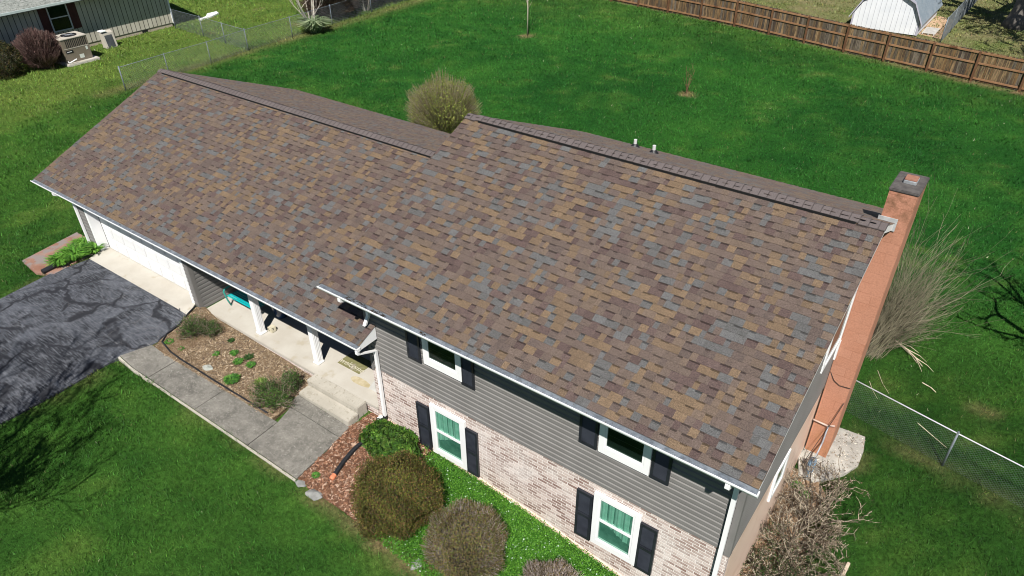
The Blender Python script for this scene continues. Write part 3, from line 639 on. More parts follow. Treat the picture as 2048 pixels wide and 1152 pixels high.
M_bpath = vary('worn_brick_paving', (.25, .125, .085), (.33, .21, .165), 2.5, .9, .4, 40, .1, c3=(.25, .21, .195), sc3=2.2, th3=.48, fine=.25)
struct(sheet('brick_path', pathP, M_bpath, .015, .12, .4))
# bark chips and straw lying on the beds
def chips(name, poly, n, cols, mat, smin, smax, lift):
    xs = np.array([p[0] for p in poly]); ys = np.array([p[1] for p in poly]); P = []
    x = RNG.uniform(xs.min(), xs.max(), n * 4); y = RNG.uniform(ys.min(), ys.max(), n * 4); k = inpoly(x, y, poly) & ~inpoly(x, y, houseP); x = x[k][:n]; y = y[k][:n]; n = len(x)
    a = RNG.uniform(0, 2 * PI, n); L = RNG.uniform(smin, smax, n); Wd = L * RNG.uniform(.2, .45, n); tl = RNG.uniform(-.35, .35, n); z = T(x, y) + lift + RNG.uniform(.004, .02, n)
    d = np.stack([np.cos(a), np.sin(a), tl], 1) * L[:, None]; e = np.stack([-np.sin(a), np.cos(a), RNG.uniform(-.4, .4, n)], 1) * Wd[:, None]; c = np.stack([x, y, z], 1)
    V = np.stack([c - d - e, c + d - e, c + d + e, c - d + e], 1).reshape(-1, 3); V[:, 2] = np.maximum(V[:, 2], np.repeat(z - .012, 4))
    C = np.repeat(np.array(cols)[RNG.integers(0, len(cols), n)] * RNG.uniform(.7, 1.25, n)[:, None], 4, 0)
    return stuff(np_obj(name, V, np.arange(4 * n).reshape(-1, 4), mat, None, C))
M_chip = colmat('chip', .95, .05, .2, 80, 0)
stuff(chips('mulch_chips', bedP, 6500, [(.34, .25, .16), (.27, .19, .12), (.19, .135, .09), (.40, .32, .225), (.15, .11, .08), (.36, .275, .18)], M_chip, .012, .045, .018), 'dry wood chips scattered over the porch bed', 'mulch')
stuff(chips('bark_chips', bed2P, 5000, [(.26, .13, .08), (.17, .085, .05), (.36, .2, .13), (.12, .06, .04), (.45, .32, .24)], M_chip, .012, .05, .02), 'red brown bark chips around the round shrubs', 'mulch')
stuff(chips('dirt_litter', dirtP, 900, [(.5, .38, .26), (.3, .2, .13), (.6, .52, .42)], M_chip, .008, .03, .014), 'twigs and bits lying on the bare dirt strip', 'litter')
stuff(chips('pad_litter', padP, 500, [(.12, .09, .06), (.3, .24, .18), (.66, .60, .5)], M_chip, .008, .03, .05), 'flakes and leaf bits lying on the concrete pad', 'litter')
# ------------------------------------------------------------------ grass
CAMP = np.array([10.74, -9.11, 13.9])
def visible(x, y, z, mg=60):
    d = np.stack([x, y, z], 1) - CAMP; zz = d @ np.array(F_); u = 1024 - 9.6 + 1441.5 * (d @ np.array(R_)) / zz; v = 576 + 41.2 - 1441.5 * (d @ np.array(U_)) / zz
    return (zz > 1) & (u > -mg * 4) & (u < 2048 + mg * 4) & (v > -mg) & (v < 1152 + mg * 4)
def grass(n_try=3400000):
    x = RNG.uniform(-62, 20, n_try); y = RNG.uniform(-12, 64, n_try); z = T(x, y); d = np.sqrt((x - CAMP[0]) ** 2 + (y - CAMP[1]) ** 2 + (z - CAMP[2]) ** 2)
    cell = n_try / (82 * 76); dens = .42 / (d / 720) ** 2 * 1.0
    k = (RNG.random(n_try) < np.minimum(1, dens / cell)) & visible(x, y, z); x, y, z, d = x[k], y[k], z[k], d[k]
    rep = np.clip(np.round(dens[k] / cell), 1, 5).astype(int)
    x = np.repeat(x, rep); y = np.repeat(y, rep); d = np.repeat(d, rep); x = x + RNG.normal(0, .04, len(x)) * (1 + 0 * x); y = y + RNG.normal(0, .04, len(y))
    bad = np.zeros(len(x), bool)
    for p in DAMP + [coverP]: bad |= inpoly(x, y, p)
    x, y, d = x[~bad], y[~bad], d[~bad]; n = len(x); z = T(x, y)
    C = lawn_col(x, y)
    drop = RNG.random(n) < np.clip((C[:, 0] - .15) * 4, 0, .8); x, y, z, d, C = x[~drop], y[~drop], z[~drop], d[~drop], C[~drop]; n = len(x)
    w = d / 720 * RNG.uniform(.26, .60, n); h = (.042 + .0010 * d) * RNG.uniform(.6, 1.5, n) * (.7 + .7 * vnoise(x, y, 1.7, 6)); a = RNG.uniform(0, PI, n); l = RNG.uniform(0, 2 * PI, n); lean = h * RNG.uniform(.2, 1.1, n)
    b = np.stack([x, y, z - .01], 1); e = np.stack([np.cos(a) * w, np.sin(a) * w, 0 * a], 1); t = b + np.stack([np.cos(l) * lean, np.sin(l) * lean, h], 1)
    V = np.stack([b - e, b + e, t], 1).reshape(-1, 3)
    C = C * (.62 + 1.15 * RNG.random(n) ** 1.3)[:, None] * (1 + RNG.normal(0, .10, (n, 3))).clip(.7, 1.4); st = RNG.random(n) < .018; C[st] = np.array([.16, .19, .07]) * RNG.uniform(.5, 1.1, st.sum())[:, None]; st = RNG.random(n) < .0012; C[st] = np.array([.50, .50, .36]) * RNG.uniform(.6, 1.1, st.sum())[:, None]
    print('grass blades', n)
    return np_obj('grass', V, np.arange(3 * n).reshape(-1, 3), colmat('grass_blade', .7, .25, .15, 30, 0, .3, (1.2, 1.3, .7)), None, np.repeat(C, 3, 0))
stuff(grass(), 'short green grass growing over the lawns', 'grass')
def groundcover():
    n = 60000; x = RNG.uniform(1.1, 9.0, n); y = RNG.uniform(-3.2, -.03, n); k = inpoly(x, y, coverP) & ((x > 1.9 + .3 * np.sin(y * 5)) | (RNG.random(n) < .25)); x, y = x[k], y[k]; n = len(x)
    z = T(x, y) + RNG.uniform(.02, .13, n); a = RNG.uniform(0, 2 * PI, n); s = RNG.uniform(.011, .024, n); tl = RNG.uniform(-.8, .8, n); tm = RNG.uniform(-.5, .5, n)
    d = np.stack([np.cos(a), np.sin(a), tl], 1) * s[:, None]; e = np.stack([-np.sin(a), np.cos(a), tm], 1) * (s * .7)[:, None]; c = np.stack([x, y, z], 1)
    V = np.stack([c - d, c - e, c + d, c + e], 1).reshape(-1, 3); p = np.array([(.065, .20, .018), (.085, .24, .02), (.11, .27, .026), (.05, .16, .018)]); C = p[RNG.integers(0, 4, n)] * RNG.uniform(.7, 1.3, n)[:, None]
    fl = RNG.random(n) < .02; C[fl] = (.55, .68, .60)
    return np_obj('ground_cover', V, np.arange(4 * n).reshape(-1, 4), M_leaf, None, np.repeat(C, 4, 0))
M_leaf = colmat('leaf', .6, .3, .15, 40, 0, .28, (1.2, 1.25, .6))
M_leafd = colmat('dull_leaf', .75, .2, .15, 40, 0, .15, (1.1, 1.1, .7))
M_twig = colmat('twig', .9, .1, .25, 30, 0)
stuff(groundcover(), 'bright green ground cover along the brick wall', 'ground cover')
# ------------------------------------------------------------------ plants
def unit(n): v = RNG.normal(size=(n, 3)); return v / np.linalg.norm(v, axis=1)[:, None]
def leaf_quads(c, nrm, L, W, cols, fold=0):
    n = len(c); r = unit(n); d = np.cross(nrm, r); d /= np.linalg.norm(d, axis=1)[:, None] + 1e-9; e = np.cross(nrm, d)
    L = np.broadcast_to(L, n)[:, None]; W = np.broadcast_to(W, n)[:, None]
    V = np.stack([c - d * L, c - e * W + nrm * fold * L, c + d * L, c + e * W + nrm * fold * L], 1).reshape(-1, 3)
    return V, np.arange(4 * n).reshape(-1, 4), np.repeat(cols, 4, 0)
def segs_mesh(name, P0, P1, R0, R1, cols, mat, parent=None, n=4):
    P0 = np.asarray(P0, float); P1 = np.asarray(P1, float); N = len(P0); t = P1 - P0; t /= np.linalg.norm(t, axis=1)[:, None] + 1e-9
    ref = np.where(np.abs(t[:, 2:3]) < .9, np.array([[0, 0, 1.]]), np.array([[1., 0, 0]])); a = np.cross(t, ref); a /= np.linalg.norm(a, axis=1)[:, None]; b = np.cross(t, a)
    V = []
    for P, R in ((P0, R0), (P1, R1)):
        for j in range(n): V.append(P + (a * math.cos(2 * PI * j / n) + b * math.sin(2 * PI * j / n)) * np.asarray(R)[:, None])
    V = np.stack(V, 1).reshape(-1, 3); base = (np.arange(N) * 2 * n)[:, None]
    F = np.concatenate([base + np.array([[j, (j + 1) % n, n + (j + 1) % n, n + j]]) for j in range(n)], 0)
    return np_obj(name, V, F, mat, parent, np.repeat(cols, 2 * n, 0), smooth=True)
def pal(cols, n, lo=.75, hi=1.25, p=None): return np.array(cols)[RNG.choice(len(cols), n, p=p)] * RNG.uniform(lo, hi, n)[:, None]
def lump(u, seed, k=3.0, amp=.13):
    return 1 + amp * (np.sin(u[:, 0] * k * 2.1 + seed) * np.cos(u[:, 1] * k * 1.7 + seed * 2) + .6 * np.sin(u[:, 2] * k * 3.1 + u[:, 0] * k * 2 + seed * 3))
def shrub(name, label, cat, ctr, rad, n, cols, leaf=(.018, .010), twigs=500, twigcol=((.20, .15, .11), (.30, .25, .2)), group=None, inner=.55, seed=1, mat=None, flat=-.75, twig_r=.004, stick=.06, p=None, amp=.13):
    """a rounded shrub: leaves through the outer shell of a lumpy dome, twigs from the foot outwards"""
    ctr = np.array(ctr); rad = np.array(rad); gz_ = G(ctr[0], ctr[1]); root = thing(name, label, cat, (ctr[0], ctr[1], gz_), group)
    u = unit(int(n * 1.5)); u = u[u[:, 2] > flat][:n]; n = len(u); rr = lump(u, seed, 3.0, amp) * (inner + (1 - inner) * RNG.random(n) ** .4) * (1 + RNG.normal(0, .025, n))
    c = ctr + u * rad * rr[:, None]; k = c[:, 2] > T(c[:, 0], c[:, 1]) + .02; c, u = c[k], u[k]; n = len(c)
    nrm = u * .8 + unit(n) * .8; nrm /= np.linalg.norm(nrm, axis=1)[:, None]
    pat = np.clip(vnoise(c[:, 0] + c[:, 2], c[:, 1] + .5 * c[:, 2], 3.2, seed) * 1.5 - .25, 0, 1); C = pal(cols, n, .6, 1.4, p=p) * (.72 + .55 * pat)[:, None]
    np_obj('foliage', *leaf_quads(c, nrm, RNG.uniform(.6, 1.3, n) * leaf[0], RNG.uniform(.6, 1.3, n) * leaf[1], C)[:2], mat or M_leafd, root, np.repeat(C, 4, 0))
    if twigs:
        u = unit(int(twigs * 2)); u = u[u[:, 2] > -.3][:twigs]; t = len(u); tip = ctr + u * rad * (lump(u, seed, 3.0, amp) * RNG.uniform(.93, 1.0 + stick, t))[:, None]
        foot = np.array([ctr[0], ctr[1], gz_]) + RNG.normal(0, .08, (t, 3)) * np.array([1, 1, .2]); mid = foot * .35 + tip * .65 + RNG.normal(0, .05, (t, 3))
        P0 = np.concatenate([foot, mid]); P1 = np.concatenate([mid, tip]); C = pal(twigcol, t); C = np.concatenate([C, C])
        segs_mesh('twigs', P0, P1, np.full(2 * t, twig_r * 1.5), np.concatenate([np.full(t, twig_r * 1.2), np.full(t, twig_r * .5)]), C, M_twig, root, 3)
    return root
olive = [(.105, .10, .022), (.075, .085, .018), (.145, .115, .030), (.15, .09, .036), (.06, .075, .018), (.10, .065, .03), (.12, .14, .024)]
shrub('round_shrub', 'largest clipped round shrub with olive brown leaves, between the bark bed and brick wall', 'shrub', (2.14, -1.95, .88), (1.0, 1.0, .90), 34000, olive, (.024, .014), 260, ((.16, .12, .09), (.24, .19, .15)), 'clipped round shrubs by the brick wall', .62, 2, stick=.03)
shrub('round_shrub', 'middle clipped round shrub whose right flank is bare grey twigs', 'shrub', (4.14, -1.86, .66), (.85, .85, .79), 20000, [(.15, .125, .04), (.13, .085, .04), (.085, .09, .025), (.12, .09, .05), (.16, .125, .07), (.13, .15, .04)], (.023, .013), 1500, ((.32, .27, .23), (.42, .37, .33), (.24, .19, .16)), 'clipped round shrubs by the brick wall', .72, 5, stick=.08, twig_r=.005)
shrub('round_shrub', 'clipped shrub of grey twigs cut off by the bottom picture edge', 'shrub', (6.20, -1.66, .22), (.78, .74, .72), 7000, [(.15, .125, .04), (.13, .085, .04), (.12, .09, .05), (.16, .125, .07)], (.022, .012), 2200, ((.34, .28, .24), (.44, .38, .34), (.24, .19, .16)), 'clipped round shrubs by the brick wall', .7, 8, stick=.1, twig_r=.005)
shrub('broadleaf_shrub', 'low glossy green shrub between the black drain pipe and first brick wall window', 'shrub', (.72, -.66, .60), (.86, .52, .36), 4200, [(.05, .13, .018), (.075, .17, .02), (.11, .20, .03), (.035, .085, .014)], (.07, .026), 120, group=None, inner=.5, seed=3, mat=M_leaf, flat=-.3)
dk = [(.05, .115, .024), (.07, .14, .028), (.035, .08, .02), (.085, .13, .035), (.06, .06, .03)]
shrub('bed_shrub', 'dark leafy shrub at the driveway corner of the mulch bed', 'shrub', (-7.22, -.90, .88), (.40, .42, .32), 1900, dk, (.03, .011), 260, inner=.3, seed=4, flat=-.5, group='shrubs in the mulch bed', amp=.34, stick=.22)
shrub('bed_shrub', 'small dark shrub at the porch side, right of the driveway corner shrub', 'shrub', (-6.84, -.56, .84), (.34, .26, .22), 1300, dk, (.03, .011), 160, inner=.3, seed=6, flat=-.5, group='shrubs in the mulch bed', amp=.34, stick=.22)
shrub('bed_shrub', 'widest dark shrub in the mulch bed beside the front steps', 'shrub', (-3.0, -1.34, .74), (.60, .42, .34), 3600, dk + [(.09, .16, .03)], (.03, .012), 300, inner=.3, seed=9, flat=-.5, group='shrubs in the mulch bed', amp=.34, stick=.22)
shrub('bed_shrub', 'upright dark shrub close against the left end of the front steps', 'shrub', (-2.98, -.72, .80), (.28, .30, .34), 1500, dk, (.03, .012), 160, inner=.3, seed=12, flat=-.5, group='shrubs in the mulch bed', amp=.34, stick=.22)
shrub('leafing_shrub', 'big round shrub leafing out yellow green behind the dip between the two roofs', 'shrub', (-10.2, 14.4, 2.35), (1.52, 1.52, 1.42), 14000, [(.22, .25, .05), (.17, .22, .045), (.27, .27, .07), (.11, .14, .03)], (.038, .016), 1900, ((.25, .20, .13), (.33, .28, .20), (.18, .15, .09)), None, .45, 7, stick=.10, twig_r=.008)
# weeds: small tufts
WEED = [(-7.38, -1.61, .17), (-7.4, -1.2, .1), (-6.87, -1.57, .12), (-6.02, -.45, .13), (-5.86, -1.1, .13), (-5.48, -.76, .16), (-5.06, -.93, .18), (-4.99, -.61, .17), (-4.66, -.80, .17), (-4.55, -1.52, .27), (-3.84, -1.11, .24)]
WLAB = ['leafy weed in the mulch bed corner where the black edging bends', 'thin weed close to the driveway end of the black edging', 'sparse weed beside the black edging near the walkway joint', 'small dark weed nearest the porch wall in the mulch bed', 'loose pale weed in the middle of the mulch bed', 'compact round weed between the pale stone and porch post', 'bright green weed touching the darker tuft in mid bed', 'dark dense tuft in the middle of the mulch bed', 'spreading light green weed just right of the dark tuft', 'largest bright green weed by the walkway side of the bed', 'feathery yellow green weed left of the wide dark shrub']
gw = [(.06, .20, .03), (.09, .25, .035), (.12, .27, .05), (.05, .13, .03)]
def tuft(name, label, cat, x, y, r, n, cols, L, W, up=.6, group=None, parts=True):
    z = G(x, y) + .02; root = None
    a = RNG.uniform(0, 2 * PI, n); q = RNG.random(n) ** .6 * r; b = np.stack([x + np.cos(a) * q * .5, y + np.sin(a) * q * .5, np.full(n, z)], 1)
    out = np.stack([np.cos(a) * (1 - up * RNG.random(n)), np.sin(a) * (1 - up * RNG.random(n)), up + RNG.random(n) * .5], 1); out /= np.linalg.norm(out, axis=1)[:, None]
    ln = L * RNG.uniform(.6, 1.2, n); side = np.cross(out, np.array([0, 0, 1.])); side /= np.linalg.norm(side, axis=1)[:, None] + 1e-9; side = side * (W * RNG.uniform(.7, 1.2, n))[:, None]
    m1 = b + out * (ln * .55)[:, None]; droop = np.stack([np.cos(a) * ln * .35, np.sin(a) * ln * .35, -ln * .02], 1); t = m1 + droop
    V = np.concatenate([np.stack([b - side * .7, b + side * .7, m1 + side, m1 - side], 1).reshape(-1, 3), np.stack([m1 - side, m1 + side, t + side * .15, t - side * .15], 1).reshape(-1, 3)])
    C = pal(cols, n); o = np_obj(name, V, np.arange(len(V)).reshape(-1, 4), M_leaf, None, np.concatenate([np.repeat(C, 4, 0)] * 2)); return tag(o, label, cat, group)
for i, (x, y, r) in enumerate(WEED):
    cs = [(.03, .075, .02), (.05, .1, .025)] if i in (1, 3, 7) else gw if i != 10 else [(.16, .26, .05), (.22, .3, .08), (.12, .2, .04)]
    tuft('weed', WLAB[i], 'weed', x, y, r, int(95 * (r / .15) ** 1.6), cs, r * .75, .016 if i != 10 else .006, .75, 'weeds in the mulch bed')
lg = [(.10, .27, .03), (.14, .33, .04), (.18, .36, .06), (.07, .19, .025)]
for (x, y, lab) in ((-14.40, -.36, 'clump of bright green strap leaves against the white corner downspout'), (-14.02, -.86, 'widest clump of bright green strap leaves between driveway and brick path'), (-14.02, -1.35, 'clump of bright green strap leaves over the black pipe end'), (-13.78, -.30, 'small clump of strap leaves beside the garage apron corner')):
    tuft('daylily', lab, 'plant', x, y, .62 if 'widest' in lab else .46 if 'small' not in lab else .3, 420 if 'widest' in lab else 280 if 'small' not in lab else 130, lg, .52 if 'widest' in lab else .44, .024, .7, 'strap leaved plants left of the garage')
for x, y, r, lab in ((9.32, 4.75, .16, 'green weed between the gable wall and thorny shrub'), (9.55, 4.62, .14, 'green weed below the grey utility box'), (.05, -.95, .12, 'green weed beside the front steps in bark'), (-.15, -2.40, .10, 'small weed at the walkway corner of the bark bed')):
    tuft('weed', lab, 'weed', x, y, r, 130, gw, r, .014, .7)
tuft('yucca', 'spiky grey green yucca at the foot of the fence by pale trunks', 'plant', -29.1, 23.3, .6, 300, [(.24, .31, .17), (.34, .40, .24), (.14, .20, .10)], 1.5, .05, .8)
# --- branching
def grow(p, d, L, r, depth, out, spread=.5, ratio=.72, kids=(2, 3), upb=.15, wob=.12, seg=3, rmin=.004):
    p = np.array(p, float); d = np.array(d, float); d /= np.linalg.norm(d); r0 = r
    for k in range(seg):
        q = p + d * L / seg; r1 = max(rmin * .6, r * (1 - .38 / seg)); out.append((p, q, r, r1)); p, r = q, r1
        d = d + RNG.normal(0, wob, 3) + np.array([0, 0, upb * .3]); d /= np.linalg.norm(d)
        if depth > 0 and k < seg - 1 and RNG.random() < .55:
            s = d + RNG.normal(0, spread, 3); grow(p, s, L * ratio * RNG.uniform(.6, .95), r * .55, depth - 1, out, spread, ratio, kids, upb, wob, seg, rmin)
    if depth > 0:
        for _ in range(RNG.integers(kids[0], kids[1] + 1)):
            s = d + RNG.normal(0, spread, 3) + np.array([0, 0, upb]); grow(p, s, L * ratio * RNG.uniform(.7, 1.1), r * RNG.uniform(.55, .8), depth - 1, out, spread, ratio, kids, upb, wob, seg, rmin)
def tree(name, label, cat, base, trunk_h, r, d0, spread, cols, group=None, limbs=4, limb_len=None, lean=(0, 0), upb=.25, ratio=.72, dirs=None, rmin=.006, wob=.12, n=5):
    z = G(*base); root = thing(name, label, cat, (base[0], base[1], z), group)
    tp = np.array([base[0] + lean[0], base[1] + lean[1], z + trunk_h]); b0 = np.array([base[0], base[1], z - .1])
    b = MB(); k = 6; b.tube([b0 + (tp - b0) * i / k + np.array([math.sin(i * 1.3) * .02, math.cos(i * 1.7) * .02, 0]) * trunk_h * .15 for i in range(k + 1)], [r * (1.55 if i == 0 else 1.15 if i == 1 else 1 - .05 * i) for i in range(k + 1)], 10)
    b.c = [cols[0]] * len(b.v); b.build('trunk', M_twig, root, smooth=True, col=True)
    out = []
    for i in range(limbs):
        a = 2 * PI * i / limbs + RNG.uniform(-.4, .4); dd = np.array([math.cos(a) * spread * 1.3, math.sin(a) * spread * 1.3, 1.0]) if dirs is None else np.array(dirs[i])
        grow(tp - np.array([0, 0, .05]), dd, limb_len or trunk_h * .7, r * .62, d0 if isinstance(d0, int) else 3, out, .45, ratio, (2, 3), upb, wob, 3, rmin)
    P0 = np.array([o[0] for o in out]); P1 = np.array([o[1] for o in out]); segs_mesh('crown', P0, P1, np.maximum([o[2] for o in out], rmin), np.maximum([o[3] for o in out], rmin * .8), pal(cols, len(out), .85, 1.15), M_twig, root, n)
    return root, P0, P1
grey = [(.13, .11, .092), (.17, .147, .125)]; pale = [(.42, .38, .32), (.52, .48, .41), (.34, .30, .25)]
# trees that stand just outside the picture and throw the branch shadows on both lawns
tree('bare_tree', 'bare tree on the front lawn whose branch shadows streak the grass and driveway', 'tree', (-5.3, -11.9), 2.0, .12, 5, .6, grey, limbs=7, limb_len=2.5, upb=.5, ratio=.76, rmin=.009)
tree('bare_tree', 'bare tree right of the lawn whose limb shadows lie beside the chimney shrub', 'tree', (15.1, 11.7), 2.9, .20, 4, .7, grey, limbs=4, limb_len=2.1, upb=.2, rmin=.012, dirs=[(-.45, .15, 1.0), (.2, .8, .8), (.8, -.2, 1), (-.2, .9, 1.1)])
# saplings in the back lawn
def sapling(base, h, label):
    z = G(*base); root = thing('sapling', label, 'young tree', (base[0], base[1], z), 'saplings in the back lawn'); out = []
    MB().tube([(base[0], base[1], z - .05), (base[0] + .03, base[1], z + h * .5), (base[0], base[1], z + h)], [.05, .04, .022], 6, col=(.40, .36, .28)).build('trunk', M_twig, root, smooth=True, col=True)
    for i in range(9):
        a = i * 2.4; grow((base[0], base[1], z + h * (.52 + .05 * i)), (math.cos(a), math.sin(a), 1.5), h * .22, .016, 2, out, .4, .7, (2, 2), .3, .1, 2, .008)
    P0 = np.array([o[0] for o in out]); P1 = np.array([o[1] for o in out]); segs_mesh('crown', P0, P1, np.maximum([o[2] for o in out], .009), np.maximum([o[3] for o in out], .007), pal([(.42, .36, .27), (.5, .43, .33)], len(out)), M_twig, root, 3)
sapling((-16.91, 30.5), 3.1, 'taller pale sapling with forked top in a bare soil ring')
z = G(-3.95, 26.6); root = thing('sapling', 'small reddish many stemmed sapling in a small bare ring on the back lawn', 'young tree', (-3.95, 26.6, z), 'saplings in the back lawn'); out = []
for i in range(5): a = i * 1.3; grow((-3.95, 26.6, z), (math.cos(a) * .16, math.sin(a) * .16, 1), .80, .014, 2, out, .28, .6, (1, 2), .3, .08, 2, .009)
segs_mesh('stems', [o[0] for o in out], [o[1] for o in out], np.maximum([o[2] for o in out], .010), np.maximum([o[3] for o in out], .008), pal([(.22, .13, .08), (.16, .1, .06)], len(out)), M_twig, root, 3)
# --- tall bare shrub behind the chimney: hundreds of long stems fanning out to the right
bz = G(9.45, 10.6); root = thing('bare_shrub', 'tall fan shaped bare shrub of long tan stems behind the chimney', 'shrub', (9.45, 10.6, bz)); P0, P1, R0, R1, C = [], [], [], [], []
BC = [(.19, .17, .115), (.14, .125, .085), (.26, .23, .16), (.095, .085, .06), (.20, .19, .12)]
def twig(p, d, L, r, lvl, c):
    k = 3
    for j in range(k):
        q = p + d * L / k; P0.append(p); P1.append(q); R0.append(max(r * (1 - .25 * j), .0028)); R1.append(max(r * (1 - .25 * (j + 1)), .0022)); C.append(c * RNG.uniform(.9, 1.1)); p = q
        d = d + RNG.normal(0, .10, 3) + np.array([0, 0, .03]); d /= np.linalg.norm(d)
        if lvl > 0 and RNG.random() < .85:
            e = d + RNG.normal(0, .30, 3); e /= np.linalg.norm(e); twig(p, e, L * RNG.uniform(.45, .75), r * .62, lvl - 1, c * RNG.uniform(.9, 1.15))
for i in range(190):
    f = RNG.random(); base = np.array([9.42, 10.6, bz]) + RNG.normal(0, .16, 3) * np.array([1, 1, 0])
    tip = np.array([9.38 + 1.65 * f * RNG.uniform(.5, 1.1) + RNG.normal(0, .1), 10.6 + RNG.uniform(.4, 2.9) * (1 - .2 * f), bz + (2.5 - 1.1 * f ** 1.5) * RNG.uniform(.4, 1.0)])
    if i % 8 == 0: tip[2] = bz + RNG.uniform(.2, 1.0); tip[0] += RNG.uniform(0, .4)
    d = tip - base; L = np.linalg.norm(d); d = d / L + np.array([0, -.05, .12]); d /= np.linalg.norm(d); c = np.array(BC[RNG.integers(5)]) * RNG.uniform(.8, 1.15)
    twig(base, d, L * .80, RNG.choice([.006, .007, .010, .016]), 2, c)
segs_mesh('stems', P0, P1, R0, R1, np.array(C), M_twig, root, 3)
# --- thorny half dead shrub by the gable wall
tx, ty = 10.0, 3.2; tz = G(tx, ty); root = thing('thorny_shrub', 'gnarled half dead grey shrub sprawling beside the concrete pad', 'shrub', (tx, ty, tz)); out = []
for i in range(70):
    by = RNG.uniform(1.2, 4.6); bx = np.array([tx - .12 - (.16 if by < 2.7 else 0) + RNG.normal(0, .16), by, G(tx, by)]); a = RNG.uniform(-1.0, 2.4) if i % 3 else RNG.uniform(0, 2 * PI)
    grow(bx, (math.cos(a) * .9, math.sin(a) * .8, RNG.uniform(.5, 1.1)), RNG.uniform(.50, .76) * (.66 if by < 2.7 else 1), RNG.uniform(.020, .036), 3, out, .5, .74, (1, 3), .12, .26, 3, .006)
dark = pal([(.34, .29, .215), (.27, .225, .165), (.42, .36, .27), (.09, .072, .055), (.16, .13, .10)], len(out)); segs_mesh('branches', [o[0] for o in out], [o[1] for o in out], np.maximum([o[2] for o in out], .007), np.maximum([o[3] for o in out], .005), dark, M_twig, root, 4)
tipp = np.array([o[1] for o in out]); k = (tipp[:, 1] < ty - .35) & (tipp[:, 0] < tx + .55) & (RNG.random(len(tipp)) < .22); c = np.repeat(tipp[k], 5, 0) + RNG.normal(0, .06, (k.sum() * 5, 3)); n = len(c); Cc = pal([(.03, .06, .018), (.05, .085, .02), (.022, .04, .015)], n)
np_obj('leaves', *leaf_quads(c, unit(n), .024, .011, Cc)[:2], M_leafd, root, np.repeat(Cc, 4, 0))
k = RNG.random(len(tipp)) < .3; c = np.repeat(tipp[k], 4, 0) + RNG.normal(0, .03, (k.sum() * 4, 3)); n = len(c); Cc = pal([(.16, .10, .07), (.10, .07, .05), (.2, .15, .1)], n); np_obj('dead_leaves', *leaf_quads(c, unit(n), .016, .009, Cc)[:2], M_leafd, root, np.repeat(Cc, 4, 0))
# --- background shrubs and trees along the left
shrub('twiggy_shrub', 'tall purplish twiggy shrub left of the air conditioner', 'shrub', (-36.55, 9.15, 1.95), (1.15, 1.15, 1.15), 3200, [(.085, .045, .04), (.06, .035, .03), (.12, .07, .06)], (.05, .018), 2600, ((.16, .09, .08), (.10, .06, .055), (.22, .15, .13)), None, .4, 3, stick=.12, twig_r=.014)
shrub('evergreen_shrub', 'dark evergreen shrub with bronze top at the left picture edge', 'shrub', (-36.9, 7.1, 1.75), (1.05, 1.1, 1.15), 9000, [(.03, .042, .014), (.05, .05, .016), (.10, .075, .02), (.02, .028, .01)], (.055, .022), 300, inner=.6, seed=5)
def multi(base, label, h, nst, cols, depth=3):
    z = G(*base); root = thing('bare_tree', label, 'tree', (base[0], base[1], z), 'bare trees along the left fence'); out = []
    for i in range(nst):
        a = 2 * PI * i / nst; grow((base[0] + math.cos(a) * .15, base[1] + math.sin(a) * .15, z - .05), (math.cos(a) * .32, math.sin(a) * .32, 1.0), h * .42, .075 if i % 2 else .055, depth, out, .42, .74, (2, 3), .2, .1, 3, .012)
    segs_mesh('stems', [o[0] for o in out], [o[1] for o in out], np.maximum([o[2] for o in out], .011), np.maximum([o[3] for o in out], .008), pal(cols, len(out), .8, 1.2), M_twig, root, 5)
multi((-30.7, 24.3), 'pale forked bare tree rising behind the yucca', 5.0, 5, pale); multi((-30.5, 29.4), 'thin grey bare tree on the fence line right of the dark brush', 4.5, 5, pale); multi((-34.5, 31.5), 'bare tree farther back beyond the dark brush', 5.5, 4, grey)
for (x, y, rx, ry, rz_, lab) in ((-31.2, 26.6, 1.6, 1.9, 1.5, 'dark brown brush thicket between the two pale trees'), (-31.6, 29.6, 1.6, 2.0, 1.6, 'brown brush thicket behind the thin grey tree'), (-31.2, 33.0, 1.3, 1.8, 1.3, 'low brown brush at the far end of the left fence')):
    shrub('brush_thicket', lab, 'shrub', (x, y, G(x, y) + rz_ * .75), (rx, ry, rz_), 3600, [(.045, .032, .022), (.07, .05, .03), (.03, .04, .018)], (.06, .025), 2200, ((.085, .06, .045), (.05, .036, .028), (.13, .095, .07)), 'brush along the left fence', .4, 4, stick=.15, twig_r=.016)
# big trunk at the upper right
tree('large_tree', 'thick grey trunk at the upper right corner casting limb shadows', 'tree', (8.35, 52.2), 4.2, .66, 4, .8, [(.16, .145, .13), (.22, .20, .18)], limbs=6, limb_len=4.2, upb=.15, rmin=.035, n=5)
tree('bare_tree', 'bare tree beyond the wooden fence right of the big trunk', 'tree', (14.5, 44.5), 3.2, .3, 4, .8, grey, limbs=6, limb_len=3.4, upb=.15, rmin=.04, n=4)
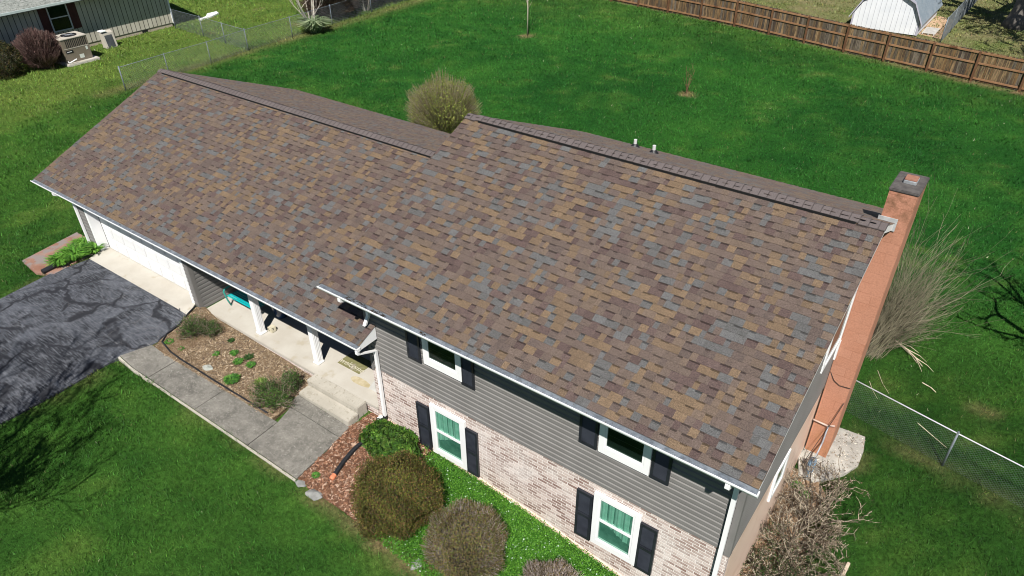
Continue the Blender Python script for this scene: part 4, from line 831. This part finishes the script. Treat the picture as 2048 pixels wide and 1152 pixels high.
# ------------------------------------------------------------------ fences
def chainlink(label, posts, h, name='chain_link_fence', step=.085, wire=.0022, rail=None, wmat=None):
    x0, y0 = posts[0]; root = thing(name, label, 'fence', (x0, y0, G(x0, y0)), 'chain link fences')
    for i, (x, y) in enumerate(posts):
        z = G(x, y); r = .034 if i in (0, len(posts) - 1) else .026
        p = MB().tube([(x, y, z - .1), (x, y, z + h + .03)], r, 8).build('post', M_post, root, smooth=True)
        MB().lathe([(r * 1.15, z + h + .02), (r * 1.1, z + h + .05), (r * .4, z + h + .075)], x, y, 8).build('post_cap', M_post, p)
    MB().tube([(x, y, G(x, y) + h) for x, y in posts], .0155, 8).build('top_rail', rail or M_post, root, smooth=True)
    P0, P1 = [], []
    for (xa, ya), (xb, yb) in zip(posts, posts[1:]):
        L = math.hypot(xb - xa, yb - ya); n = int(L / step); H = h - .03
        def pt(s, zz): s = min(max(s, 0), L); x = xa + (xb - xa) * s / L; y = ya + (yb - ya) * s / L; return (x, y, G(x, y) + .03 + zz)
        for k in range(-int(H / step) - 1, n + 1):
            s = k * step; sa, sb = max(s, 0), min(s + H, L)
            if sb > sa: P0.append(pt(sa, sa - s)); P1.append(pt(sb, sb - s)); P0.append(pt(sa, H - (sa - s))); P1.append(pt(sb, H - (sb - s)))
    N = len(P0); segs_mesh('wire_mesh', P0, P1, np.full(N, wire), np.full(N, wire), np.tile(np.array([[.5, .53, .56]]), (N, 1)), M_wire, root, 3)
    return root
M_alu = vary('bright_aluminium', (.56, .58, .60), (.66, .67, .69), 5, .35, spec=.6)
M_post = vary('dull_zinc_post', (.15, .175, .195), (.22, .25, .27), 7, .55, metal=.2)
M_wire = vary('zinc_wire', (.13, .15, .155), (.20, .22, .23), 6, .5, metal=.4, spec=.5)
chainlink('chain link fence with bright top rail running right from the chimney', [(9.20, 7.84), (12.08, 7.28), (14.7, 6.80), (17.3, 6.34)], 1.13, wire=.0021, step=.080, rail=M_alu)
chainlink('long chain link fence along the left lot line past the yucca', [(-28.76, 9.64), (-28.95, 12.4), (-29.02, 15.2), (-29.36, 18.12), (-29.47, 21.7), (-29.62, 25.3), (-29.85, 29.3), (-30.06, 33.3), (-30.2, 37.3)], 1.26, wire=.0042, step=.13)
chainlink("short chain link run with gate posts from the neighbour's house corner to the long fence", [(-37.9, 18.62), (-34.5, 18.48), (-31.9, 18.3), (-29.42, 18.16)], 1.26, wire=.0042, step=.13)
chainlink('tall chain link fence seen end on beyond the wooden fence, right of the white shed', [(4.95, 45.0), (4.97, 48.2), (4.98, 51.4), (5.0, 54.6), (5.02, 57.8), (5.05, 61)], 1.5, wire=.006, step=.14)
# wooden privacy fence
def woodmat():
    m, nt, b = new_mat('weathered_cedar', .9, .1); v = objvec(nt); a = nd(nt, 'ShaderNodeAttribute', attribute_name='Col').outputs[0]
    sv = nd(nt, 'ShaderNodeMapping', {'Vector': v, 'Scale': (9, 9, .8)}).outputs[0]
    c = mixc(nt, ramp(nt, noise(nt, 2.2, 5, sv, .7), .34, .60), (.04, .034, .03), a)
    c = mixc(nt, ramp(nt, noise(nt, 5.0, 4, sv, .7), .66, .73, 0, .7), c, (.42, .33, .24))
    nt.links.new(c, b.inputs['Base Color']); bump(nt, b, noise(nt, 7, 4, sv), .4, .01); return m
M_wood = woodmat(); M_fpost = vary('dark_stained_post', (.11, .055, .03), (.16, .085, .045), 2.0, .85, .2, 40, .1)
M_rail = vary('stained_rail', (.25, .13, .065), (.33, .185, .10), 2.0, .85, .2, 40, .1, c3=(.13, .06, .03), sc3=1.5, th3=.58, fine=.2)
fp = [(x, 39.34 - .1405 * x) for x in (-22.0, -19.5, -17.05, -14.6, -12.08, -9.45, -6.85, -4.36, -1.95, .56, 2.97, 5.40, 7.75, 10.14, 12.55, 15.0, 17.4)]
root = thing('wooden_fence', 'brown weathered wooden privacy fence across the back of the lawn', 'fence', (fp[0][0], fp[0][1], G(*fp[0]))); FH = 1.66
for i, (x, y) in enumerate(fp):
    z = G(x, y); MB().box(x - .055, x + .055, y - .14, y - .035, z - .1, z + FH - .05).build('post', M_fpost, root)
for (xa, ya), (xb, yb) in zip(fp, fp[1:]):
    L = math.hypot(xb - xa, yb - ya); tx_, ty_ = (xb - xa) / L, (yb - ya) / L; nxx, nyy = -ty_, tx_
    if nyy < 0: nxx, nyy = -nxx, -nyy
    b = MB(); n = int(L / .145)
    for k in range(n):
        s = (k + .5) * L / n; hw = L / n * .465; x, y = xa + tx_ * s, ya + ty_ * s; z = G(x, y); top = z + FH + random.uniform(-.012, .012); t = .02
        c = random.choice([(.22, .13, .06), (.17, .11, .06), (.26, .165, .08), (.13, .10, .07), (.32, .21, .11), (.10, .07, .05), (.20, .16, .12)])
        A = (x - tx_ * hw, y - ty_ * hw); B = (x + tx_ * hw, y + ty_ * hw); i0 = len(b.v); e = hw * .45
        prof = [(-hw, z + .04), (hw, z + .04), (hw, top - .05), (hw - e, top), (-hw + e, top), (-hw, top - .05)]
        for off in (0, t):
            b.v += [(x + tx_ * u + nxx * off, y + ty_ * u + nyy * off, zz) for u, zz in prof]; b.c += [c] * 6
        b.f.append(tuple(i0 + j for j in range(6))); b.f.append(tuple(i0 + 6 + j for j in range(6))[::-1])
        for j in range(6): b.f.append((i0 + j, i0 + (j + 1) % 6, i0 + 6 + (j + 1) % 6, i0 + 6 + j))
    b.build('picket_panel', M_wood, root, col=True)
    for h in (.14, .95, FH - .16):
        r = MB(); i0 = 0
        for (x, y, s) in ((xa, ya, .055), (xb, yb, -.055)):
            z = G(x, y) + h; x += tx_ * s; y += ty_ * s
            r.v += [(x - nxx * .045, y - nyy * .045, z), (x - nxx * .004, y - nyy * .004, z), (x - nxx * .004, y - nyy * .004, z + .09), (x - nxx * .045, y - nyy * .045, z + .09)]; r.c += [(1, 1, 1)] * 4
        for j in range(4): r.f.append((j, (j + 1) % 4, 4 + (j + 1) % 4, 4 + j))
        r.f += [(3, 2, 1, 0), (4, 5, 6, 7)]; r.build('rail', M_rail, root)
# ------------------------------------------------------------------ white barn shed
sx0, sx1, sy0, sy1 = -.75, 3.42, 45.5, 51.8; sz = .55; sm = (sx0 + sx1) / 2
shed = thing('shed', 'white barn roofed garden shed behind the wooden fence', 'shed', (sm, sy0, sz))
M_shedw = vary('white_ribbed_steel', (.72, .74, .77), (.80, .81, .83), 1, .5, spec=.4)
M_shedr = vary('blue_grey_ribbed_steel', (.20, .245, .285), (.26, .30, .335), 1.5, .42, spec=.5)
M_trim = vary('lilac_trim', (.40, .39, .46), (.46, .45, .52), 2, .5)
gp = [(sx0, .1), (sx1, .1), (sx1, .95), (2.80, 2.0), (sm, 2.75), (sm * 2 - 2.80, 2.0), (sx0, .95)]
w_ = MB().prism([(x, sz + z) for x, z in gp], 'y', sy0, sy1).build('wall', M_shedw, shed)
b = MB(); x = sx0 + .09
while x < sx1 - .03:
    zt = np.interp(x, [sx0, sm * 2 - 2.80, sm, 2.80, sx1], [.95, 2.0, 2.75, 2.0, .95]); b.box(x - .010, x + .010, sy0 - .016, sy0, sz + .1, sz + zt - .03); x += .30
b.build('wall_ribs', vary('rib_edge', (.50, .51, .54), (.58, .59, .62), 2, .6), shed)
rp = [(sx0 - .18, .74), (sm * 2 - 2.80 - .05, 2.08), (sm, 2.86), (2.85, 2.08), (sx1 + .18, .74)]; names = []
for (xa, za), (xb, zb) in zip(rp, rp[1:]):
    b = MB(); b.prism([(xa, sz + za), (xb, sz + zb), (xb, sz + zb + .05), (xa, sz + za + .05)], 'y', sy0 - .16, sy1 + .16); L = sy1 - sy0 + .3; k = sy0 - .1
    while k < sy1 + .1: b.prism([(xa, sz + za + .05), (xb, sz + zb + .05), (xb, sz + zb + .072), (xa, sz + za + .072)], 'y', k, k + .04); k += .30
    b.build('roof', M_shedr, shed)
    b = MB(); b.prism([(xa, sz + za - .07), (xb, sz + zb - .07), (xb, sz + zb + .06), (xa, sz + za + .06)], 'y', sy0 - .20, sy0 - .165); b.build('roof_trim', M_trim, shed)
for x in (sx0, sx1 - .09): MB().box(x - .01, x + .10, sy0 - .03, sy0 - .022, sz + .1, sz + 1.0).build('corner_trim', M_trim, shed)
b = MB(); pz = G(4.0, 47.2) + .03
for k in range(8): b.box(3.55, 4.35, 46.35 + k * .22, 46.50 + k * .22, pz + .08, pz + .10)
for x in (3.58, 3.93, 4.26): b.box(x, x + .06, 46.33, 48.05, pz, pz + .08)
tag(b.build('pallet', vary('grey_pallet_wood', (.42, .40, .37), (.55, .53, .49), 4, .9), None), 'weathered wooden pallet on bare soil between shed and chain link fence', 'pallet')
struct(sheet('bare_soil', [(3.4, 46.2), (4.8, 45.9), (4.9, 49.5), (4.7, 51.5), (3.4, 52)], vary('orange_soil', (.42, .27, .17), (.55, .38, .25), 1.5, .95, .5, 20, .1, c3=(.3, .26, .13), sc3=3), .02, .1, .6))
# ------------------------------------------------------------------ neighbour's house
NX = -38.55; nh = thing('neighbour_house', 'tan plank sided neighbouring house with grey roof and dark red shutters', 'house', (NX, 13, .95))
def plank():
    m, nt, b = new_mat('grooved_plank', .85, .15); v = objvec(nt); s = nd(nt, 'ShaderNodeSeparateXYZ', {0: v}).outputs[1]
    c = mixc(nt, ramp(nt, noise(nt, 1.5, 4, v), .35, .65), (.46, .43, .35), (.53, .50, .42)); nt.links.new(c, b.inputs['Base Color']); return m
M_plank = plank(); M_groove = vary('plank_groove', (.10, .09, .075), (.14, .13, .11), 2, .9)
MB().box(NX - 8, NX, 2, 18.9, 1.20, 4.1).build('wall', M_plank, nh)
b = MB(); y = 2.2
while y < 18.9: b.box(NX, NX + .006, y - .022, y + .022, 1.20, 4.0); y += .305
b.build('wall_grooves', M_groove, nh)
MB().box(NX - 7.9, NX - .04, 2.1, 18.85, .5, 1.20).build('foundation', vary('block_foundation', (.38, .32, .25), (.45, .38, .3), 2, .9), nh)
MB().box(NX - .12, NX + .04, 18.9, 18.99, 1.15, 4.05).build('corner_board', M_white, nh)
EX = NX + .76; M_nroof = vary('grey_green_shingle', (.20, .215, .195), (.30, .31, .285), 5, .95, .5, 60, .1, c3=(.15, .16, .145), sc3=9, th3=.52, fine=.3)
MB().prism([(EX, 3.98), (NX - 4, 3.98 + 4.9 * .36), (NX - 9, 3.98), (NX - 9, 3.84), (EX, 3.84)], 'y', 1.5, 19.5).build('roof', M_nroof, nh)
MB().box(EX + .01, EX + .10, 1.5, 19.5, 3.86, 3.98).build('gutter', vary('pale_green_gutter', (.40, .47, .45), (.48, .55, .53), 2, .5), nh)
MB().box(NX, EX, 1.6, 19.4, 3.80, 3.835).build('soffit', M_soffit, nh)
b = MB(); y0, y1, z0, z1 = 11.12, 12.34, 2.22, 3.80; f = .075
b.box(NX + .0, NX + .06, y0, y0 + f, z0, z1); b.box(NX, NX + .06, y1 - f, y1, z0, z1); b.box(NX, NX + .06, y0 + f, y1 - f, z0, z0 + f); b.box(NX, NX + .06, y0 + f, y1 - f, z1 - f, z1); b.box(NX, NX + .045, y0 + f, y1 - f, 2.98, 3.04)
nw = b.build('window', vary('aluminium_frame', (.5, .5, .49), (.58, .58, .57), 2, .5), nh)
MB().box(NX + .007, NX + .02, y0 + f, y1 - f, z0 + f, z1 - f).build('pane', M_dglass, nw); MB().box(NX + .001, NX + .006, y0 + f, y1 - f, 3.04, z1 - f).build('curtain', vary('grey_curtain', (.30, .34, .33), (.4, .43, .42), 6, .9), nw)
M_red = vary('dark_red_shutter', (.055, .016, .013), (.08, .025, .02), 3, .7)
for a, c in ((10.62, 11.11), (12.35, 12.86)):
    b = MB(); b.box(NX + .007, NX + .045, a, c, z0 - .03, z1 + .02); zz = z0 + .05
    while zz < z1 - .05: b.box(NX + .045, NX + .055, a + .06, c - .06, zz, zz + .03); zz += .06
    b.build('shutter', M_red, nh)
MB().box(NX - .038, NX - .028, 16.6, 17.0, .98, 1.14).build('foundation_vent', M_black, nh)
# air conditioner
ax0, ax1, ay0, ay1, az0, az1 = -36.95, -35.72, 10.12, 11.66, 1.10, 2.42
ac = thing('air_conditioner', 'big tan packaged air conditioner on a concrete pad by the neighbour wall', 'air conditioner', (-36.3, 10.9, .95))
M_ac = vary('tan_sheet_metal', (.17, .142, .105), (.21, .175, .135), 2, .5, spec=.4); M_acl = vary('pale_tan_metal', (.45, .41, .35), (.52, .48, .41), 2, .5)
MB().box(ax0, ax1, ay0, ay1, az0, az1 - .03).build('body', M_ac, ac, bevel=.02)
t = MB().box(ax0 - .03, ax1 + .03, ay0 - .03, ay1 + .03, az1 - .03, az1 + .03).build('top_panel', M_acl, ac, bevel=.015)
MB().lathe([(.44, az1 + .028), (.44, az1 + .05), (.40, az1 + .052), (.40, az1 + .034)], -36.35, 10.95, 28).build('fan_ring', M_black, t); MB().lathe([(.40, az1 + .033), (.02, az1 + .036)], -36.35, 10.95, 28).build('fan_opening', M_vent, t)
b = MB()
for k in range(4): a = k * PI / 2 + .4; b.tube([(-36.35, 10.95, az1 + .055), (-36.35 + .43 * math.cos(a), 10.95 + .43 * math.sin(a), az1 + .055)], .014, 4)
b.lathe([(.09, az1 + .04), (.09, az1 + .07)], -36.35, 10.95, 12); b.build('fan_guard', M_steel, t)
b = MB(); y = ay0 + .22
while y < ay1 - .06: b.box(ax1, ax1 + .012, y, y + .045, az1 - .50, az1 - .08); y += .105
b.build('grille', M_black, ac)
MB().box(ax1 + .001, ax1 + .014, ay0 + .02, ay1 - .02, az1 - .56, az1 - .53).build('seam', M_acl, ac)
lb = MB().box(ax1, ax1 + .012, ay0 + .10, ay0 + .52, az1 - .80, az1 - .64).build('badge', M_black, ac)
b = MB()
for k in range(5): b.box(ax1 + .012, ax1 + .015, ay0 + .16 + k * .06, ay0 + .195 + k * .06, az1 - .745, az1 - .70)
b.build('badge_lettering', M_white, lb)
for (y, z, w2, h2) in ((ay0 + .80, az0 + .12, .26, .22), (ay1 - .26, az1 - .80, .12, .20)): MB().box(ax1, ax1 + .010, y, y + w2, z, z + h2).build('label_plate', vary('label_paper', (.55, .58, .52), (.62, .64, .6), 4, .7), ac)
MB().box(-37.1, -35.45, 9.98, 11.92, .90, 1.09).build('pad', M_conc, ac, bevel=.03)
MB().tube([(ax1 + .05, ay0 + .02, az0 + .10), (ax1 + .22, ay0 + .0, az0 + .06), (ax1 + .26, ay0 + .45, az0 + .2)], .035, 8).build('drain_pipe', M_white, ac)
mb = thing('utility_box', 'small two tone heat pump box standing by the neighbour wall', 'utility box', (-37.45, 13.7, .95))
MB().prism([(-37.62, .95), (-37.15, .95), (-37.30, 1.85), (-37.62, 1.95)], 'y', 13.30, 14.05).build('body', M_acl, mb, bevel=.02); MB().prism([(-37.148, 1.02), (-37.140, 1.02), (-37.268, 1.72), (-37.276, 1.72)], 'y', 13.42, 13.90).build('front_panel', vary('dark_grey_panel', (.05, .055, .06), (.08, .085, .09), 3, .5), mb)
MB().box(-37.68, -37.26, 13.26, 13.62, 1.93, 2.00).build('lid', M_white, mb, bevel=.015)
b = MB(); pts = [(-39.3, 22.9), (-38.75, 22.7), (-38.4, 21.9), (-38.25, 20.9), (-38.5, 20.8), (-38.7, 21.6), (-39.3, 22.1)]
struct_ = sheet('tarp', pts, M_white, .10, .1, .4); tag(struct_, 'crumpled white tarp on the grass beyond the gate fence', 'tarp')
# ------------------------------------------------------------------ front yard items
M_pipe = vary('corrugated_black_pipe', (.012, .013, .016), (.024, .025, .029), 8, .55, spec=.35)
def corr(pts, r, name, mat, parent=None):
    """ribbed flexible pipe along a smooth line"""
    P = [Vector(p) for p in pts]; out = []; rs = []
    for i in range(len(P) - 1):
        p0, p1, p2, p3 = P[max(i - 1, 0)], P[i], P[i + 1], P[min(i + 2, len(P) - 1)]; n = max(2, int((p2 - p1).length / .018))
        for k in range(n):
            t = k / n; out.append(.5 * ((2 * p1) + (p2 - p0) * t + (2 * p0 - 5 * p1 + 4 * p2 - p3) * t * t + (3 * p1 - p0 - 3 * p2 + p3) * t ** 3)); rs.append(r * (1 + .09 * math.sin(len(out) * PI * .5)))
    out.append(P[-1]); rs.append(r); return MB().tube(out, rs, 12).build(name, mat, parent, smooth=True)
dp = thing('drain_pipe', 'long curved black corrugated drain pipe with an orange end in the bark bed', 'drain pipe', (.0, -.2, .42))
zz = lambda x, y: G(x, y) + .075
corr([(-.045, -.08, .68), (-.045, -.09, .60), (-.02, -.20, .53), (.005, -.34, .50), (.02, -.65, zz(.02, -.65)), (-.01, -1.16, zz(0, -1.16)), (.07, -1.66, zz(.09, -1.67)), (.21, -2.12, zz(.22, -2.1))], .058, 'pipe', M_pipe, dp)
corr([(.215, -2.13, zz(.22, -2.13)), (.245, -2.26, zz(.23, -2.26))], .066, 'pipe_end', vary('orange_plastic', (.62, .20, .10), (.70, .26, .14), 6, .6), dp)
lp = MB().tube([(-13.92, -1.50, 1.05), (-13.86, -2.06, 1.04)], .085, 14).build('drain_pipe', M_pipe, None, smooth=False); tag(lp, 'short straight black drain pipe beside the driveway and brick path', 'drain pipe')
# black plastic edging
ed = [(-8.03, -.22), (-7.94, -.52), (-7.72, -1.05), (-7.66, -1.5), (-7.50, -1.76), (-7.0, -1.84), (-6.4, -1.86), (-5.83, -1.84), (-5.07, -1.83), (-4.13, -1.80), (-3.4, -1.77), (-2.75, -1.75)]
e_ = MB().tube([(x, y, G(x, y) + .055) for x, y in ed], .024, 6).build('garden_edging', M_pipe, None, smooth=True); tag(e_, 'black plastic edging strip round the mulch bed', 'edging')
def rock(name, label, x, y, z, s, mat, sq=(1, 1, .6)):
    bm = bmesh.new(); bmesh.ops.create_icosphere(bm, subdivisions=2, radius=1)
    for v in bm.verts:
        q = 1 + .22 * math.sin(v.co.x * 5 + x * 9) * math.cos(v.co.y * 4 + y * 7) + random.uniform(-.08, .08); v.co = Vector((v.co.x * sq[0], v.co.y * sq[1], v.co.z * sq[2])) * s * q + Vector((x, y, z))
    me = bpy.data.meshes.new(name); bm.to_mesh(me); bm.free(); me.materials.append(mat); return tag(link(name, me), label, 'stone')
M_stone = vary('pale_stone', (.30, .315, .28), (.40, .41, .375), 5, .9, .4, 20, .1, c3=(.3, .33, .29), sc3=8); M_stone2 = vary('grey_stone', (.20, .20, .19), (.30, .30, .285), 4, .9, .4, 20, .1)
rock('stone', 'flat pale green grey stone in the mulch bed by the black edging', -5.55, -1.60, G(-5.5, -1.6) + .03, .15, M_stone, (1.1, .8, .3))
rock('stone', 'flat grey edging stone at the end of the walkway, touching its corner', -.28, -2.78, G(-.3, -2.7) + .02, .14, M_stone2, (1.1, .7, .22)); rock('stone', 'smaller grey edging stone between the lawn and bark bed, second from the walkway', .22, -2.80, G(.2, -2.8) + .02, .20, M_stone2, (1.1, .7, .3))
rock('stone', 'flat grey stone between the two clipped shrubs at the lawn edge', 3.35, -2.68, G(3.35, -2.7) + .02, .15, M_stone2, (.9, 1.0, .2))
# splash block end of an old downspout at the brick corner
sb = MB().prism([(-.24, .49), (-.13, .49), (-.13, .59), (-.24, .59)], 'y', -.22, -.05).build('spout_elbow', M_white, None, bevel=.02); tag(sb, 'short white spout stub beside the black pipe inlet at the brick corner', 'spout')
# bench
bn = thing('bench', 'teal metal slatted bench on the porch', 'bench', (-6.7, .85, SZ)); M_teal = vary('teal_paint', (.0, .36, .37), (.01, .42, .43), 3, .4, spec=.5); M_teald = vary('teal_green_paint', (.02, .30, .24), (.03, .34, .28), 3, .4, spec=.5)
b = MB(); bx0, bx1 = -7.36, -6.02
for k in range(6): y = .52 + k * .082; b.box(bx0, bx1, y, y + .062, SZ + .415 - k * .006, SZ + .435 - k * .006)
b.build('seat', M_teal, bn, bevel=.006)
b = MB()
for k in range(5): zq = SZ + .50 + k * .088; b.box(bx0, bx1, 1.03 + k * .03, 1.05 + k * .03, zq, zq + .066)
b.build('backrest', M_teal, bn, bevel=.006)
for x in (bx0 - .03, bx1 + .03):
    pts = [(x, .60, SZ), (x, .53, SZ + .22), (x, .50, SZ + .42), (x, .47, SZ + .58), (x, .53, SZ + .66), (x, .68, SZ + .67), (x, .95, SZ + .66), (x, 1.10, SZ + .66)]
    MB().tube(pts, .026, 8).build('arm', M_teald, bn, smooth=True)
    MB().tube([(x, 1.20, SZ), (x, 1.02, SZ + .40), (x, 1.17, SZ + .95)], .024, 8).build('leg', M_teald, bn, smooth=True)
# planter
pl = thing('planter', 'tall dark blue glazed planter on the porch behind the first post', 'planter', (-5.62, 1.16, SZ))
M_glaze = vary('blue_glaze', (.010, .020, .055), (.018, .045, .11), 4, .18, spec=.6); MB().lathe([(.15, SZ), (.18, SZ + .03), (.23, SZ + .25), (.29, SZ + .52), (.31, SZ + .56), (.27, SZ + .56), (.25, SZ + .50)], -5.62, 1.16, 24).build('pot', M_glaze, pl, smooth=True)
MB().lathe([(.26, SZ + .50), (.01, SZ + .51)], -5.62, 1.16, 18).build('soil', M_black, pl)
hose = MB().tube([(-5.86 + .05 * math.cos(k * .5), 1.0 + .02 * k, SZ + .48 - .045 * k) for k in range(8)], .012, 6).build('hose', vary('grey_hose', (.3, .3, .3), (.4, .4, .4), 4, .6), None, smooth=True); tag(hose, 'thin grey cord hanging beside the blue planter', 'cord')
b = MB().prism([(-5.36, SZ), (-5.14, SZ), (-5.16, SZ + .17), (-5.34, SZ + .17)], 'y', .40, .58); sp = b.build('speckled_block', vary('speckled_block_side', (.50, .46, .33), (.60, .55, .42), 20, .8, c3=(.04, .04, .035), sc3=14, th3=.55), None, bevel=.015); tag(sp, 'small speckled cream block on the porch beside the first post', 'block')
# doormat
mt = thing('doormat', 'olive green door mat with pale lettering on the porch by the front door', 'door mat', (-2.1, .89, SZ))
MB().box(-2.54, -1.68, .60, 1.18, SZ, SZ + .012).build('mat', vary('olive_mat', (.17, .165, .075), (.22, .205, .10), 9, .95, .4, 90, .1, c3=(.28, .25, .2), sc3=2.5, th3=.56), mt)
fc = bpy.data.curves.new('lettering', 'FONT'); fc.body = 'welcome'; fc.size = .25; fc.align_x = 'CENTER'; fc.align_y = 'CENTER'; fc.extrude = .001; fc.shear = .25
to = bpy.data.objects.new('lettering_source', fc); COL.objects.link(to); bpy.context.view_layer.update()
me = bpy.data.meshes.new_from_object(to.evaluated_get(bpy.context.evaluated_depsgraph_get())); bpy.data.objects.remove(to); me.materials.clear(); me.materials.append(vary('cream_print', (.52, .48, .36), (.6, .56, .44), 6, .9))
le = link('lettering', me, mt); le.location = (0, -.15, .0145)
# damp stain and the lawn ornament leaning on the brick
st = sheet('stain', [(-1.62 + .26 * math.cos(a) * (1.0 if math.cos(a) < 0 else 1.75) + .12, .40 + .12 * math.sin(a)) for a in [k * PI / 12 for k in range(24)]], vary('ochre_stain', (.40, .33, .19), (.52, .45, .31), 6, .9), 0, .002, .2, zf=lambda x, y: SZ + .004)
tag(st, 'ochre stain on the pale porch slab', 'stain')
sg = thing('yard_sign', 'grey triangular ornament with dark opening leaning by the brick corner', 'ornament', (-.85, .42, SZ))
MB().prism([(-1.05, .0), (-.62, .0), (-.70, .46), (-.80, .46)], 'y', 0, .02).build('board', vary('grey_board', (.40, .39, .36), (.47, .46, .43), 5, .8), sg)
for o in sg.children:
    for v in o.data.vertices:
        wx, wy, wz = v.co.x + sg.location.x, v.co.y + sg.location.y, v.co.z + sg.location.z; v.co = Vector((wx, .34 + wy + wz * .45, SZ + wz)) - sg.location
MB().box(-.80, -.71, .38, .41, SZ + .09, SZ + .20).build('opening', M_black, sg)
gn = thing('gnome', 'small figure with dark blue cap and white beard on the porch', 'ornament', (-.78, .80, SZ)); GXX, GYY = -.78, .80
MB().lathe([(.10, SZ), (.12, SZ + .06), (.10, SZ + .16), (.06, SZ + .20)], GXX, GYY, 14).build('body', vary('grey_cloth', (.3, .3, .32), (.4, .4, .42), 6, .9), gn, smooth=True)
MB().lathe([(.02, SZ + .10), (.085, SZ + .15), (.09, SZ + .20), (.05, SZ + .235)], GXX - .03, GYY - .05, 12).build('beard', M_white, gn, smooth=True)
MB().lathe([(.115, SZ + .20), (.12, SZ + .23), (.09, SZ + .30), (.03, SZ + .40), (.004, SZ + .44)], GXX, GYY, 14).build('cap', vary('navy_cloth', (.02, .02, .10), (.035, .035, .15), 6, .8), gn, smooth=True)
# ------------------------------------------------------------------ gable side items
M_tan = vary('tan_conduit', (.45, .33, .28), (.55, .42, .36), 4, .6)
cz = G(9.5, 5.5)
gm = thing('gas_meter', 'blue grey gas meter with riser pipe at the foot of the chimney', 'gas meter', (9.44, 5.25, G(9.44, 5.25))); M_bg = vary('blue_grey_paint', (.16, .24, .33), (.22, .32, .42), 9, .55, c3=(.4, .45, .5), sc3=16, th3=.6)
mz = G(9.44, 5.25)
b = MB(); b.box(9.36, 9.52, 5.08, 5.36, mz + .18, mz + .52); b.build('meter_body', M_bg, gm, bevel=.03)
MB().lathe([(.07, mz + .52), (.07, mz + .58), (.03, mz + .60)], 9.44, 5.22, 14).build('meter_dome', M_bg, gm); MB().tube([(9.44, 5.07, mz + .36), (9.44, 5.05, mz + .36)], .06, 14).build('dial', M_white, gm)
MB().tube([(9.44, 5.14, mz + .2), (9.44, 5.12, mz - .1)], .022, 8).build('inlet_pipe', M_bg, gm); MB().tube([(9.44, 5.34, mz + .45), (9.45, 5.62, mz + .55), (9.46, 5.78, mz + .72), (9.46, 5.80, mz + 1.25)], .020, 8).build('riser_pipe', M_steel, gm, smooth=True)
MB().tube([(9.08, 5.80, 1.06), (9.45, 5.80, 1.04)], .024, 8).build('cross_pipe', M_tan, gm, smooth=True); MB().tube([(9.46, 5.80, 1.06), (9.60, 5.80, 1.12)], .022, 8).build('cross_pipe', M_tan, gm, smooth=True)
wr = MB().tube([(9.12, 5.835, 2.62), (9.25, 5.82, 2.42), (9.40, 5.82, 2.33), (9.64, 5.81, 2.37)], .007, 5).build('cable', M_black, None, smooth=True); tag(wr, 'thin dark cable sagging across the chimney face', 'cable')
w2 = MB().tube([(9.62, 5.80, 1.9), (9.52, 5.78, 1.3), (9.35, 5.6, .5), (9.20, 5.3, G(9.2, 5.3) + .03), (9.42, 4.2, G(9.42, 4.2) + .02), (9.40, 3.0, G(9.4, 3.) + .02), (9.33, 1.5, G(9.33, 1.5) + .02)], .008, 5).build('cable', M_black, None, smooth=True); tag(w2, 'dark cable running down the chimney and along the bare dirt strip', 'cable')
bd = MB().box(-.035, .035, -.62, .30, 0, .10).build('timber', vary('split_timber', (.42, .34, .25), (.55, .46, .35), 8, .9, .3, 30, .1), None, bevel=.01); bd.location = (10.98, 3.25, G(10.98, 3.2) + .01); bd.rotation_euler = (math.atan2(G(10.98, 3.6) - G(10.98, 2.8), .8), 0, -.05); tag(bd, 'weathered split timber lying on the lawn right of the thorny shrub', 'timber')
# fallen branches
def fallen(label, pts, r, kids, nm='fallen_branch'):
    out = []; P = [np.array((x, y, G(x, y) + h)) for x, y, h in pts]
    for k in range(len(P) - 1):
        out.append((P[k], P[k + 1], r * (1 - .7 * k / len(P)), r * (1 - .7 * (k + 1) / len(P))))
        if kids and k > 0:
            for s in (-1, 1):
                d = P[k + 1] - P[k]; q = P[k] + d * 1.1 + np.array([d[1] * .35 * s, -d[0] * .35 * s, .05]); out.append((P[k], q, r * .45, r * .25)); out.append((q, q + d * .6 + np.array([d[1] * .2 * s, 0, -.02]), r * .25, r * .15))
    o = segs_mesh(nm, [a[0] for a in out], [a[1] for a in out], [a[2] for a in out], [a[3] for a in out], pal([(.62, .54, .40), (.52, .44, .32)], len(out)), M_twig, None, 5); return tag(o, label, 'branch', 'cut branches on the lawn')
fallen('largest forked pale branch lying beside the fan shaped shrub', [(9.60, 11.5, .20), (9.95, 11.45, .16), (10.3, 11.3, .12), (10.6, 11.1, .08), (10.85, 10.85, .05)], .028, True)
fallen('thin pale stick lying on grass under the chain link fence', [(11.25, 8.42, .04), (11.7, 8.13, .05), (12.05, 7.93, .04)], .010, False)
fallen('short pale stick left of the dry patch, on the lawn above the fence', [(11.0, 10.15, .03), (11.25, 10.05, .05), (11.4, 9.95, .03)], .014, False)
fallen('thin curved stem lying near the chimney base above the fence', [(9.85, 9.95, .03), (10.1, 9.45, .05), (10.35, 9.15, .03)], .008, False); fallen('thin stem closest to the chimney, beside the fence rail end', [(9.78, 9.35, .03), (9.95, 9.0, .05), (10.15, 8.75, .03)], .008, False)
fallen('small pale twig right of the split timber', [(11.35, 3.15, .03), (11.6, 3.2, .05), (11.8, 3.05, .03)], .012, False)
